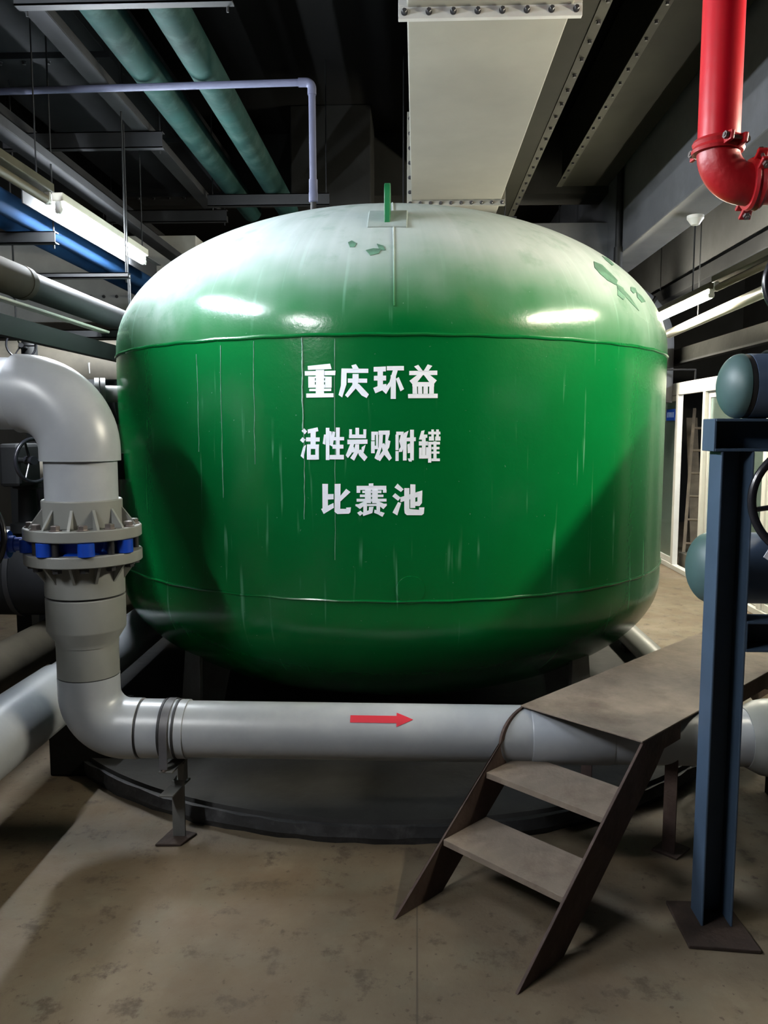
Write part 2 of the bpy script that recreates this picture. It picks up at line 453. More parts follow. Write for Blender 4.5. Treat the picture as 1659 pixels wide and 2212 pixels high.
# lifting lug on the dome: sloping pad and upright eye plate seen edge-on
ax = Vector((0, -0.545, 0.838)); u = Vector((1, 0, 0)); v_ = ax.cross(u)
pc = Vector((-0.132, 3.690, 2.530))
pad = [pc + u * sx * 0.088 + v_ * sy * 0.100 for sx, sy in ((-1, -1), (1, -1), (1, 1), (-1, 1))]
lp = mesh_obj('lug_pad', MB().prism([p - ax * 0.035 for p in pad], ax * 0.045), M_DUST, tank, False, 0.004)
lp['label'] = 'dusty green pad plate'
eye = MB()
yz = [(-0.055, -0.06), (0.06, 0.0), (0.06, 0.105)] + [(0.0025 + 0.0575 * math.cos(t), 0.105 + 0.0575 * math.sin(t)) for t in [PI * i / 12 for i in range(1, 12)]] + [(-0.055, 0.105)]
eye.prism([(-0.1455, 3.690 + y, 2.525 + z) for y, z in yz], (0.026, 0, 0))
e_ = mesh_obj('lifting_lug', eye, M_LUGG, tank, False, 0.003); e_['label'] = 'upright bright green lifting lug'
# places on the dome where the dust has been rubbed off
SCUFFS = [[(0.828, 3.897, 2.383), (0.875, 3.935, 2.375), (0.912, 3.92, 2.334), (0.947, 3.919, 2.299), (0.927, 3.866, 2.269), (0.88, 3.834, 2.284), (0.844, 3.828, 2.313), (0.821, 3.842, 2.345)], [(0.934, 3.88, 2.275), (0.972, 3.911, 2.263), (0.979, 3.882, 2.22), (0.957, 3.841, 2.197), (0.926, 3.822, 2.215)], [(0.93, 3.879, 2.279), (0.96, 3.894, 2.261), (1.005, 3.916, 2.225), (1.039, 3.923, 2.179), (1.054, 3.93, 2.159), (1.014, 3.897, 2.184), (0.973, 3.874, 2.219), (0.938, 3.858, 2.246)], [(1.03, 4.002, 2.283), (1.068, 4.061, 2.288), (1.07, 4.034, 2.262), (1.038, 3.975, 2.248), (1.022, 3.966, 2.26)], [(1.065, 4.03, 2.266), (1.102, 4.067, 2.249), (1.122, 4.071, 2.223), (1.087, 4.007, 2.209), (1.06, 3.99, 2.233)], [(0.915, 4.119, 2.454), (0.959, 4.191, 2.457), (0.974, 4.113, 2.41), (0.951, 4.052, 2.394), (0.922, 4.068, 2.423)], [(-0.216, 3.466, 2.35), (-0.185, 3.473, 2.359), (-0.15, 3.47, 2.356), (-0.161, 3.45, 2.333), (-0.196, 3.444, 2.324)], [(-0.171, 3.496, 2.383), (-0.143, 3.486, 2.372), (-0.134, 3.464, 2.349), (-0.158, 3.466, 2.351)], [(-0.295, 3.513, 2.393), (-0.279, 3.522, 2.403), (-0.258, 3.504, 2.387), (-0.265, 3.486, 2.368), (-0.285, 3.488, 2.368)]]
for pts in SCUFFS:
    c0 = Vector((CX, CY, 1.7))
    fr = [Vector(p) + (Vector(p) - c0).normalized() * 0.0025 for p in pts]; bk = [Vector(p) - (Vector(p) - c0).normalized() * 0.004 for p in pts]
    n = len(pts)
    mb = MB().add(fr + bk, [tuple(range(n)), tuple(range(2 * n - 1, n - 1, -1))] + [(i, i + n, (i + 1) % n + n, (i + 1) % n) for i in range(n)])
    s_ = mesh_obj('scuff_mark', mb, M_SCUFF, tank, False); s_['label'] = 'dark green scuff in the dust'
# legs
for k in range(4):
    a = math.radians(45 + 90 * k)
    d = Vector((math.cos(a), math.sin(a), 0)); n = Vector((-d.y, d.x, 0))
    c0 = Vector((CX, CY, 0)) + d * 1.28
    mb = MB()
    mb.prism([c0 + d * 0.12 - n * 0.1 + Vector((0, 0, 0.115)), c0 + d * 0.12 + n * 0.1 + Vector((0, 0, 0.115)), c0 + d * 0.10 + n * 0.07 + Vector((0, 0, 0.50)), c0 + d * 0.10 - n * 0.07 + Vector((0, 0, 0.50))], -d * 0.02)
    mb.prism([c0 - n * 0.01 + d * 0.10 + Vector((0, 0, 0.115)), c0 - n * 0.01 - d * 0.06 + Vector((0, 0, 0.115)), c0 - n * 0.01 - d * 0.12 + Vector((0, 0, 0.36)), c0 - n * 0.01 + d * 0.10 + Vector((0, 0, 0.5))], n * 0.02)
    lg = mesh_obj('leg', mb, M_SUPPORT, tank, False, 0.003)
    f = MB(); f.prism([c0 + d * x + n * y + Vector((0, 0, 0.094)) for x, y in ((-.13, -.13), (.16, -.13), (.16, .13), (-.13, .13))], (0, 0, 0.022))
    mesh_obj('foot_plate', f, M_SUPPORT, lg, False, 0.003)
# side nozzle with a flange, left flank behind the riser
nz = MB(); d = Vector((-0.93, -0.36, 0)).normalized(); o = Vector((CX, CY, 1.79)) + d * (RT - 0.02)
nz.lathe([(0.045, 0), (0.045, 0.09)], o, d, 24); nz.lathe([(0.085, 0.08), (0.085, 0.105)], o, d, 28); nz.lathe([(0.085, 0.112), (0.085, 0.135), (0.0, 0.136)], o, d, 28)
mesh_obj('side_nozzle', nz, M_SUPPORT, tank, True)
# nameplate standing off the left flank
o = Vector((CX, CY, 0)) + Vector((-0.885, -0.465, 0)).normalized() * (RT + 0.05); d = Vector((-0.76, -0.65, 0)).normalized(); n = Vector((-d.y, d.x, 0))
np_ = MB(); np_.prism([o - n * 0.075 + Vector((0, 0, 1.325)), o + n * 0.075 + Vector((0, 0, 1.325)), o + n * 0.075 + Vector((0, 0, 1.49)), o - n * 0.075 + Vector((0, 0, 1.49))], d * 0.006)
npl = mesh_obj('nameplate', np_, M_TAG, tank, False); npl['label'] = 'white nameplate'
nb = MB(); nb.prism([o - n * 0.06 - d * 0.05 + Vector((0, 0, 1.34)), o + n * 0.06 - d * 0.05 + Vector((0, 0, 1.34)), o + n * 0.06 - d * 0.05 + Vector((0, 0, 1.475)), o - n * 0.06 - d * 0.05 + Vector((0, 0, 1.475))], d * 0.05)
mesh_obj('nameplate_bracket', nb, M_BLACK, npl, False)
def on_shell(s, z, dr=0.0005): return (CX + (RT + dr) * math.sin(s), CY - (RT + dr) * math.cos(s), z)
rd = random.Random(11)
for s0, z0, z1, r in ((-0.205, 1.98, 1.60, 0.0030), (-0.203, 1.60, 1.22, 0.0014), (-0.455, 1.96, 1.30, 0.0013), (-0.345, 1.97, 1.45, 0.0011), (-0.545, 1.93, 1.50, 0.0012), (-0.115, 1.97, 1.05, 0.0009)):
    n_ = 22; x_ = s0; P = []
    for i in range(n_ + 1):
        x_ += rd.uniform(-0.0009, 0.0009); P.append(on_shell(x_, z0 + (z1 - z0) * i / n_))
    dm = mesh_obj('paint_run', MB().sweep(P, [r * rd.uniform(0.6, 1.2) for _ in P], 6), M_RUN, tank); dm['label'] = 'pale paint run'
# stencilled writing: every character its own part, strokes in (arc mm, height mm) on the shell
LETTERS = [
    [[(-298,1861), (-202,1869), (-196,1847), (-297,1845)], [(-311,1840), (-179,1840), (-181,1822), (-311,1822)], [(-296,1818), (-268,1817), (-268,1772), (-296,1772)], [(-263,1844), (-228,1844), (-229,1748), (-264,1748)], [(-224,1817), (-196,1816), (-196,1771), (-224,1771)], [(-268,1818), (-263,1818), (-263,1811), (-269,1811)], [(-269,1801), (-263,1801), (-263,1795), (-269,1795)], [(-269,1784), (-263,1784), (-263,1772), (-269,1772)], [(-229,1818), (-223,1818), (-223,1810), (-229,1810)], [(-229,1801), (-223,1801), (-223,1794), (-229,1794)], [(-229,1784), (-223,1784), (-224,1771), (-229,1771)], [(-292,1767), (-198,1768), (-198,1757), (-292,1757)], [(-305,1748), (-189,1748), (-188,1732), (-305,1731)]],
    [[(-113,1861), (-94,1866), (-81,1846), (-106,1845)], [(-154,1849), (-43,1847), (-43,1830), (-155,1831)], [(-155,1832), (-133,1832), (-134,1784), (-152,1731), (-167,1741), (-157,1779)], [(-128,1808), (-48,1807), (-48,1790), (-128,1791)], [(-108,1826), (-83,1826), (-83,1802), (-89,1774), (-129,1730), (-140,1740), (-109,1782)], [(-98,1784), (-82,1786), (-41,1743), (-50,1728), (-70,1738), (-97,1769)]],
    [[(-21,1854), (29,1856), (29,1836), (-21,1835)], [(-5,1837), (17,1837), (17,1766), (-5,1766)], [(-20,1818), (30,1819), (30,1799), (-20,1799)], [(-23,1769), (13,1783), (31,1785), (30,1766), (-14,1747)], [(33,1857), (103,1858), (103,1840), (33,1840)], [(58,1841), (78,1841), (68,1808), (30,1744), (15,1758), (44,1793)], [(49,1821), (70,1821), (70,1724), (49,1724)], [(70,1806), (82,1813), (104,1764), (89,1755)]],
    [[(145,1856), (162,1863), (181,1838), (164,1837)], [(201,1865), (220,1859), (203,1837), (184,1838)], [(125,1838), (241,1840), (241,1822), (125,1821)], [(158,1822), (182,1822), (157,1791), (144,1777), (126,1798)], [(185,1822), (209,1823), (239,1800), (221,1778), (208,1793)], [(138,1793), (228,1793), (228,1775), (138,1775)], [(139,1775), (157,1776), (158,1745), (139,1745)], [(161,1776), (178,1776), (179,1745), (162,1745)], [(184,1776), (202,1776), (202,1745), (184,1745)], [(208,1776), (227,1776), (227,1746), (208,1745)], [(120,1744), (243,1746), (243,1728), (121,1727)]],
    [[(-328,1593), (-317,1604), (-304,1591), (-314,1579)], [(-335,1554), (-324,1567), (-311,1557), (-322,1543)], [(-333,1488), (-321,1527), (-309,1535), (-320,1477)], [(-301,1599), (-258,1608), (-254,1592), (-300,1582)], [(-308,1566), (-249,1566), (-249,1549), (-309,1549)], [(-288,1589), (-266,1589), (-267,1527), (-289,1527)], [(-304,1537), (-252,1537), (-253,1518), (-305,1518)], [(-305,1521), (-288,1521), (-289,1473), (-305,1473)], [(-268,1521), (-253,1521), (-253,1474), (-268,1473)], [(-291,1493), (-266,1493), (-266,1473), (-291,1473)]],
    [[(-236,1540), (-230,1578), (-222,1578), (-225,1536)], [(-222,1606), (-207,1606), (-208,1472), (-223,1472)], [(-207,1593), (-197,1590), (-199,1545), (-206,1541)], [(-193,1591), (-182,1588), (-194,1528), (-207,1535)], [(-193,1568), (-145,1568), (-145,1554), (-193,1554)], [(-179,1607), (-163,1607), (-164,1477), (-179,1476)], [(-194,1536), (-148,1536), (-148,1520), (-194,1519)], [(-206,1493), (-146,1494), (-146,1475), (-207,1475)]],
    [[(-123,1600), (-112,1600), (-112,1563), (-123,1563)], [(-97,1606), (-82,1606), (-82,1563), (-97,1563)], [(-64,1600), (-52,1600), (-53,1563), (-64,1563)], [(-124,1578), (-53,1578), (-53,1563), (-124,1563)], [(-131,1557), (-47,1558), (-47,1540), (-131,1538)], [(-118,1541), (-102,1541), (-114,1500), (-129,1481), (-138,1492)], [(-98,1538), (-82,1538), (-82,1511), (-103,1470), (-119,1481), (-103,1505)], [(-88,1507), (-77,1517), (-47,1485), (-60,1468), (-82,1492)], [(-71,1526), (-55,1536), (-63,1505), (-73,1502)], [(-115,1525), (-103,1527), (-99,1507), (-111,1503)]],
    [[(-31,1590), (-16,1590), (-17,1554), (-31,1554)], [(-32,1551), (-17,1551), (-17,1501), (-32,1501)], [(-17,1590), (-3,1590), (-3,1577), (-17,1577)], [(-12,1577), (-3,1577), (-3,1519), (-12,1519)], [(-19,1532), (-3,1532), (-3,1518), (-19,1518)], [(-1,1594), (45,1595), (45,1578), (-1,1577)], [(1,1577), (17,1577), (15,1536), (-4,1472), (-18,1481), (-1,1526)], [(28,1578), (44,1578), (38,1555), (48,1551), (43,1525), (5,1468), (-8,1477), (26,1526)], [(10,1538), (22,1543), (54,1481), (43,1470), (18,1501)]],
    [[(69,1578), (82,1578), (82,1514), (69,1514)], [(69,1510), (82,1510), (82,1469), (69,1469)], [(72,1590), (103,1590), (102,1576), (72,1576)], [(91,1576), (103,1578), (96,1551), (103,1528), (96,1507), (83,1506), (84,1518), (91,1528), (84,1550)], [(105,1585), (123,1594), (109,1546), (90,1528), (89,1542)], [(100,1556), (115,1556), (115,1471), (100,1471)], [(113,1565), (153,1567), (153,1551), (113,1550)], [(129,1598), (145,1598), (145,1472), (130,1472)], [(120,1479), (137,1480), (136,1466), (125,1467)], [(118,1537), (128,1542), (131,1503), (120,1501)]],
    [[(176,1593), (190,1596), (181,1557), (166,1558)], [(179,1578), (201,1578), (201,1565), (179,1565)], [(166,1550), (204,1550), (204,1533), (166,1533)], [(179,1567), (194,1567), (194,1484), (179,1484)], [(167,1524), (178,1524), (178,1479), (167,1479)], [(167,1493), (204,1493), (204,1479), (167,1479)], [(196,1526), (206,1526), (206,1481), (196,1481)], [(205,1590), (255,1590), (256,1579), (205,1579)], [(218,1599), (228,1599), (228,1569), (218,1569)], [(238,1599), (249,1599), (249,1569), (238,1569)], [(208,1570), (228,1570), (229,1553), (208,1553)], [(234,1570), (256,1570), (256,1553), (234,1553)], [(205,1547), (217,1547), (218,1462), (205,1462)], [(205,1548), (254,1548), (254,1537), (205,1537)], [(219,1527), (252,1527), (252,1517), (219,1517)], [(219,1508), (252,1508), (252,1499), (219,1499)], [(219,1479), (254,1479), (254,1468), (219,1468)], [(227,1550), (239,1550), (240,1473), (227,1473)]],
    [[(-239,1372), (-215,1372), (-216,1275), (-239,1264)], [(-217,1329), (-191,1330), (-191,1308), (-217,1306)], [(-245,1266), (-192,1292), (-190,1272), (-234,1245)], [(-186,1372), (-161,1373), (-163,1264), (-187,1263)], [(-163,1321), (-137,1352), (-119,1339), (-163,1298)], [(-187,1268), (-124,1268), (-125,1248), (-175,1246), (-187,1255)], [(-138,1273), (-117,1275), (-120,1253), (-129,1248)]],
    [[(-42,1375), (-23,1376), (-23,1363), (-42,1363)], [(-93,1365), (31,1366), (31,1349), (-93,1348)], [(-93,1349), (-78,1349), (-78,1336), (-93,1336)], [(17,1350), (32,1350), (32,1337), (17,1337)], [(-69,1345), (11,1346), (11,1335), (-69,1335)], [(-79,1329), (19,1329), (19,1319), (-79,1318)], [(-93,1311), (32,1312), (32,1300), (-93,1299)], [(-58,1348), (-33,1349), (-33,1293), (-58,1293)], [(-28,1349), (-4,1349), (-5,1293), (-28,1293)], [(-98,1288), (33,1291), (32,1282), (-98,1280)], [(-63,1299), (-41,1300), (-79,1268), (-98,1282)], [(-20,1300), (0,1300), (34,1285), (19,1268)], [(-65,1290), (-49,1290), (-50,1255), (-65,1255)], [(-10,1290), (5,1290), (5,1255), (-10,1255)], [(-41,1277), (-22,1278), (-27,1252), (-65,1239), (-70,1253), (-42,1263)], [(-91,1252), (-77,1261), (-65,1251), (-79,1239)], [(-18,1266), (5,1259), (2,1244), (-20,1253)], [(7,1258), (24,1252), (15,1236), (0,1244)]],
    [[(65,1359), (78,1375), (103,1351), (92,1340)], [(56,1322), (68,1335), (91,1316), (80,1303)], [(57,1254), (80,1298), (93,1293), (77,1242)], [(90,1318), (181,1346), (181,1325), (90,1297)], [(106,1356), (127,1356), (128,1263), (114,1257), (106,1265)], [(106,1267), (128,1269), (185,1263), (185,1248), (179,1242), (117,1243), (108,1251)], [(131,1372), (152,1371), (152,1273), (131,1273)], [(161,1341), (181,1341), (180,1294), (170,1281), (151,1282), (151,1298), (161,1300)], [(168,1275), (190,1275), (188,1249), (179,1242), (168,1253)]],
]

for strokes in LETTERS:
    mb = MB()
    for k, st in enumerate(strokes):
        n = len(st); rr = RT + 0.0012 + 0.00012 * k
        fr = [(CX + rr * math.sin(s / 1575), CY - rr * math.cos(s / 1575), z / 1000) for s, z in st]
        bk = [(CX + (RT - .001) * math.sin(s / 1575), CY - (RT - .001) * math.cos(s / 1575), z / 1000) for s, z in st]
        mb.add(fr + bk, [tuple(range(n)), tuple(range(2 * n - 1, n - 1, -1))] + [(i, i + n, (i + 1) % n + n, (i + 1) % n) for i in range(n)])
    c = mesh_obj('painted_character', mb, M_WHITE, tank, False); c['label'] = 'white stencilled character'

# ================================================================== PVC riser: upper length (elbow down to the valve)
XV, YV = -1.275, 3.0
up = thing('upper_riser_pipe', 'thick grey plastic pipe bending down into the bolted flange, left of the green tank', 'pipe', (XV, YV, 1.208))
mb = MB()
p = arc((XV - 0.21, YV, 1.524), (1, 0, 0), (0, 0, 1), 0.21, 0, PI / 2, 18)
mb.sweep([(XV, YV, 1.482), (XV, YV, 1.50)] + p[:-1] + [p[-1], (XV - 0.225, YV, 1.734)], 0.147, 48)
mesh_obj('elbow', mb, M_PVC, up)
mesh_obj('pipe', MB().tube((XV - 0.2, YV, 1.734), (-4.9, YV, 1.734), 0.135, seg=40), M_PVC, up)
mesh_obj('pipe', MB().tube((XV, YV, 1.30), (XV, YV, 1.50), 0.133, seg=48), M_PVC, up)
mesh_obj('socket', MB().lathe([(0.143, 1.232), (0.147, 1.236), (0.147, 1.332), (0.144, 1.336)], (XV, YV, 0), seg=48), M_PVCD, up)
def flange(parent, z0, z1, sgn):
    fl = mesh_obj('flange', MB().lathe([(0.212, z0), (0.215, z0 + 0.003), (0.215, z1 - 0.003), (0.212, z1)], (XV, YV, 0), seg=64), M_PVCD, parent)
    zz = z1 if sgn > 0 else z0
    for k in range(12):
        a = 2 * PI * (k + 0.02) / 12 + 0.13
        d = Vector((math.cos(a), math.sin(a), 0)); n = Vector((-d.y, d.x, 0)); c = Vector((XV, YV, 0))
        mb = MB().prism([c + d * 0.142 - n * 0.005 + Vector((0, 0, zz - sgn * 0.002)), c + d * 0.198 - n * 0.005 + Vector((0, 0, zz - sgn * 0.002)), c + d * 0.195 - n * 0.005 + Vector((0, 0, zz + sgn * 0.006)), c + d * 0.146 - n * 0.005 + Vector((0, 0, zz + sgn * 0.072)), c + d * 0.142 - n * 0.005 + Vector((0, 0, zz + sgn * 0.072))], n * 0.010)
        mesh_obj('rib', mb, M_PVCD, fl, False)
    q = [(XV + 0.186 * math.cos(2 * PI * (k + 0.5) / 12 + 0.13), YV + 0.186 * math.sin(2 * PI * (k + 0.5) / 12 + 0.13), zz) for k in range(12)]
    b = hexbolt(q[0], (0, 0, sgn), 0.018, 0.02, M_BOLT if sgn > 0 else M_BOLTD, fl)
    copies(b, fl, q)
flange(up, 1.192, 1.234, 1)

lo = thing('lower_riser_pipe', 'grey plastic pipe dropping from the valve and running right in front of the tank', 'pipe', (XV, YV, 0.33))
flange(lo, 1.098, 1.140, -1)
mesh_obj('socket', MB().lathe([(0.147, 0.972), (0.147, 1.10)], (XV, YV, 0), seg=48), M_PVCD, lo)
mesh_obj('joint_gap', MB().lathe([(0.139, 0.955), (0.139, 0.978)], (XV, YV, 0), seg=48), M_RUBBER, lo)
mesh_obj('reducer', MB().lathe([(0.118, 0.775), (0.118, 0.79), (0.146, 0.835), (0.147, 0.842), (0.147, 0.960), (0.144, 0.963)], (XV, YV, 0), seg=48), M_PVCD, lo)
mesh_obj('pipe', MB().lathe([(0.116, 0.652), (0.116, 0.79)], (XV, YV, 0), seg=48), M_PVCD, lo)
mesh_obj('joint_gap', MB().lathe([(0.1145, 0.644), (0.1145, 0.656)], (XV, YV, 0), seg=48), M_RUBBER, lo)
ZF = 0.433
p = arc((XV + 0.15, YV, ZF + 0.15), (-1, 0, 0), (0, 0, -1), 0.15, 0, PI / 2, 16)
mesh_obj('elbow', MB().sweep([(XV, YV, 0.648), (XV, YV, 0.60)] + p + [(XV + 0.19, YV, ZF), (-1.072, YV, ZF)], 0.117, 44), M_PVC, lo)
mesh_obj('joint_gap', MB().tube((-1.078, YV, ZF), (-1.060, YV, ZF), 0.111, seg=44), M_RUBBER, lo)
mesh_obj('coupling', MB().tube((-1.062, YV, ZF), (-0.885, YV, ZF), 0.1135, seg=44), M_PVC, lo)
mesh_obj('pipe', MB().tube((-0.89, YV, ZF), (3.2, YV, ZF), 0.108, seg=44), M_PVC, lo)
mesh_obj('coupling', MB().lathe([(0.109, 0), (0.112, 0.006), (0.112, 0.30), (0.109, 0.306)], (0.44, YV, ZF), (1, 0, 0), 44), M_PVC, lo)
mesh_obj('coupling', MB().lathe([(0.112, 0), (0.138, 0.05), (0.145, 0.09), (0.145, 0.30), (0.138, 0.34), (0.112, 0.39)], (1.25, YV, ZF), (1, 0, 0), 44), M_PVCD, lo)
# red flow arrow stuck on the pipe
def on_pipe(x, ang): return Vector((x, YV - 0.1092 * math.cos(ang), ZF + 0.1092 * math.sin(ang)))
mb = MB()
A0 = 0.80
xs = [-0.245 + 0.175 * i / 10 for i in range(11)] + [-0.07 + 0.062 * i / 6 for i in range(7)]
hw = [0.135] * 11 + [0.265 * (1 - i / 6) + 0.004 for i in range(7)]
sec = 6; v, f = [], []
for x, h in zip(xs, hw):
    for j in range(sec + 1): v.append(on_pipe(x, A0 - h + 2 * h * j / sec))
for i in range(len(xs) - 1):
    for j in range(sec):
        a = i * (sec + 1) + j; f.append((a, a + 1, a + sec + 2, a + sec + 1))
mb.add(v, f)
arw = mesh_obj('flow_arrow', mb, M_ARROW, lo, False); arw['label'] = 'red flow arrow sticker'
sd = arw.modifiers.new('thickness', 'SOLIDIFY'); sd.thickness = 0.0008; sd.offset = 0

# ================================================================== butterfly valve between the flanges
bv = thing('butterfly_valve', 'blue butterfly valve with black handwheel clamped between the two grey flanges', 'valve', (XV, YV, 1.14))
mesh_obj('body', MB().lathe([(0.175, 1.141), (0.150, 1.150), (0.150, 1.182), (0.175, 1.191)], (XV, YV, 0), seg=48), M_BLUE, bv)
q = [(XV + 0.190 * math.cos(2 * PI * (k + 0.5) / 12 + 0.13), YV + 0.190 * math.sin(2 * PI * (k + 0.5) / 12 + 0.13), 1.141) for k in range(12)]
b0 = mesh_obj('stud', MB().lathe([(0.013, 0), (0.013, 0.050)], q[0], (0, 0, 1), 14), M_BOLTD, bv, origin=q[0]); copies(b0, bv, q)
# lobes that catch the studs
for k in range(4):
    a = math.radians(-20 - 45 * k)
    mesh_obj('lug', MB().lathe([(0.030, 0), (0.030, 0.048)], (XV + 0.196 * math.cos(a), YV + 0.196 * math.sin(a), 1.142), (0, 0, 1), 18), M_BLUE, bv)
sd_ = Vector((-0.985, -0.17, 0)).normalized()
s0 = Vector((XV, YV, 1.166)) + sd_ * 0.16
mb = MB(); mb.lathe([(0.026, 0), (0.026, 0.09), (0.032, 0.092), (0.032, 0.11)], s0, sd_, 20)
mesh_obj('stem_neck', mb, M_BLUE, bv)
g0 = s0 + sd_ * 0.11
gb = mesh_obj('gearbox', MB().lathe([(0.052, 0), (0.055, 0.006), (0.055, 0.02), (0.045, 0.045), (0.02, 0.05)], g0, sd_, 28), M_BLUE, bv)
def handwheel(name, c, ax, R, r, parent, m=M_BLACK, spokes=3, hub=0.06, spin=0.4):
    c = Vector(c); ax = Vector(ax).normalized(); u = ax.orthogonal().normalized()
    if abs(ax.z) < 0.9: u = Vector((0, 0, 1)) - ax * ax.z; u.normalize()
    w_ = ax.cross(u)
    rim = mesh_obj(name, MB().sweep([c + (u * math.cos(2 * PI * k / 56) + w_ * math.sin(2 * PI * k / 56)) * R for k in range(56)], r, 12, closed=True), m, parent)
    for k in range(spokes):
        a = 2 * PI * k / spokes + spin
        d = u * math.cos(a) + w_ * math.sin(a)
        mesh_obj('spoke', MB().sweep([c - ax * hub * 0.5 + d * 0.01, c - ax * hub * 0.3 + d * R * 0.45, c + d * (R - r * 0.5)], [r * 0.75, r * 0.65, r * 0.6], 10), m, rim)
    mesh_obj('hub', MB().lathe([(r * 2.2, 0), (r * 2.2, hub)], c - ax * hub, ax, 20), m, rim)
    return rim
M_WHEEL = mat('black_enamel', (0.012, 0.012, 0.015), 0.22, var=0.1)
handwheel('handwheel', (-1.60, 2.87, 1.20), (-0.45, -0.88, 0.1), 0.125, 0.011, bv, M_WHEEL)
mesh_obj('drive_shaft', MB().tube((-1.595, 2.905, 1.195), (-1.535, 2.965, 1.172), 0.014, seg=14), M_BLACK, bv)

# ================================================================== clamp and post carrying the flow pipe
sp = thing('pipe_support', 'grey steel post and strap clamp holding up the pipe, beside the plinth', 'pipe support', (-0.935, 2.98, 0))
mesh_obj('base_plate', MB().prism([(-1.0, 2.90, 0.0), (-0.90, 2.905, 0.0), (-0.862, 2.995, 0.0), (-0.97, 3.03, 0)], (0, 0, 0.010)), M_BASEPL, sp, False, 0.003)
m_ = MB(); m_.box(-0.950, -0.900, 2.965, 2.975, 0.008, 0.235); m_.box(-0.950, -0.944, 2.97, 3.02, 0.008, 0.235)
mesh_obj('post', m_, M_SUPPORT, sp, False, 0.002)
m_ = MB(); m_.box(-0.925, -0.900, 2.968, 3.02, 0.225, 0.305)
mesh_obj('web_plate', m_, M_SUPPORT, sp, False, 0.002)
for zz in (0.208, 0.302):
    m_ = MB(); m_.prism([(-0.972, 2.88, zz), (-0.918, 2.88, zz), (-0.895, 3.04, zz), (-0.948, 3.04, zz)], (0, 0, 0.008)); mesh_obj('bracket_plate', m_, M_SUPPORT, sp, False, 0.002)
pth = [(-0.952, YV - 0.117, 0.318)] + [(-0.952 + 0.034 * math.sin(t) * 0 , YV - 0.117 * math.cos(t), ZF + 0.117 * math.sin(t)) for t in [PI * i / 24 for i in range(25)]] + [(-0.952, YV + 0.117, 0.318)]
mb = MB(); v, f = [], []
for y_, q in enumerate(pth):
    for dx_, dr in ((-0.015, 0), (0.015, 0), (0.015, 1), (-0.015, 1)):
        c = Vector((0, YV, max(ZF, q[2]))); d = (Vector((0, q[1], q[2])) - c).normalized() if q[2] >= ZF else Vector((0, -1 if q[1] < YV else 1, 0))
        v.append(Vector((q[0] + dx_, q[1], q[2])) + d * 0.006 * dr)
for i in range(len(pth) - 1):
    for k in range(4): f.append((i * 4 + k, i * 4 + (k + 1) % 4, i * 4 + 4 + (k + 1) % 4, i * 4 + 4 + k))
mb.add(v, f + [(0, 1, 2, 3), tuple(len(v) - 4 + k for k in (3, 2, 1, 0))])
st = mesh_obj('strap', mb, M_STRAP, sp, True, ang=40)
for xx in (-0.976, -0.922):
    mesh_obj('rubber_liner', MB().ring((xx - 0.004, YV, ZF), (1, 0, 0), 0.1085, 0.1165, 0.009, 44), M_RUBBER, sp)
hexbolt((-0.952, YV - 0.113, 0.310), (0, 0, 1), 0.009, 0.012, M_BOLT, sp)

# ================================================================== rusty steel step-over stair
FA, FB = Vector((-0.071, 2.479, 0)), Vector((0.294, 2.136, 0))
W3 = (FB - FA).normalized(); D3 = Vector((0.6848, 0.7287, 0)); Z3 = Vector((0, 0, 1))
stair = thing('steel_stair', 'rusty steel step-over stair with two treads and a platform crossing the grey pipe', 'stair', (0.11, 2.31, 0))
PZ, PS, PE = 0.547, 0.70, 2.55
notch = [(0.715 + 0.158 * math.cos(t), ZF + 0.1135 * math.sin(t)) for t in [PI / 2 + (PI * 0.72) * i / 14 for i in range(15)]]
for P0, side in ((FA, 1), (FB, -1)):
    if side > 0:      # the left stringer is cut round the grey pipe
        pts = [(0, 0), (PS, PZ)] + notch + [(0.58, 0.27), (0.235, 0)]
    else:
        pts = [(0, 0), (PS, PZ), (PS + 0.22, PZ), (PS + 0.10, PZ - 0.115), (0.235, 0)]
    mesh_obj('stringer', MB().prism([P0 + D3 * s + Z3 * z for s, z in pts], W3 * 0.010 * side), M_RUST, stair, False, 0.0015)
    for s0, s1 in (((0.90, PE),) if side > 0 else ((PS + 0.05, 1.00), (1.38, PE))):
        pts = [(s0, PZ), (s1, PZ), (s1, PZ - 0.075), (s0, PZ - 0.075)]
        mesh_obj('platform_edge', MB().prism([P0 + W3 * 0.0105 * side + D3 * s + Z3 * z for s, z in pts], W3 * 0.008 * side), M_RUST, stair, False, 0.0015)
    pts = [(PE, PZ), (PE + 0.70, 0), (PE + 0.47, 0), (PE - 0.12, PZ - 0.10), (PE - 0.2, PZ)]
    mesh_obj('stringer', MB().prism([P0 + D3 * s + Z3 * z for s, z in pts], W3 * 0.010 * side), M_RUST, stair, False, 0.0015)
def tread(s0, s1, z, nm='tread'):
    a0, b0 = FA + W3 * 0.010, FB - W3 * 0.010
    pr = [(s0, z), (s1, z), (s1, z - 0.006), (s0 + 0.006, z - 0.006), (s0 + 0.006, z - 0.022), (s0, z - 0.022)]
    return mesh_obj(nm, MB().prism([a0 + D3 * s + Z3 * q for s, q in pr], b0 - a0), M_TREAD, stair, False, 0.0015)
tread(0.238, 0.475, 0.188); tread(0.472, 0.71, 0.357)
a0, b0 = FA - W3 * 0.0, FB + W3 * 0.0
mesh_obj('platform', MB().prism([a0 + D3 * s + Z3 * z for s, z in ((PS - 0.01, PZ + 0.006), (PE, PZ + 0.006), (PE, PZ), (PS - 0.01, PZ))], b0 - a0), M_TREAD, stair, False, 0.0015)
for s in (PE + 0.23, PE + 0.46):
    z = PZ - (s - PE) / 0.70 * PZ
    tread(s - 0.235, s, z)
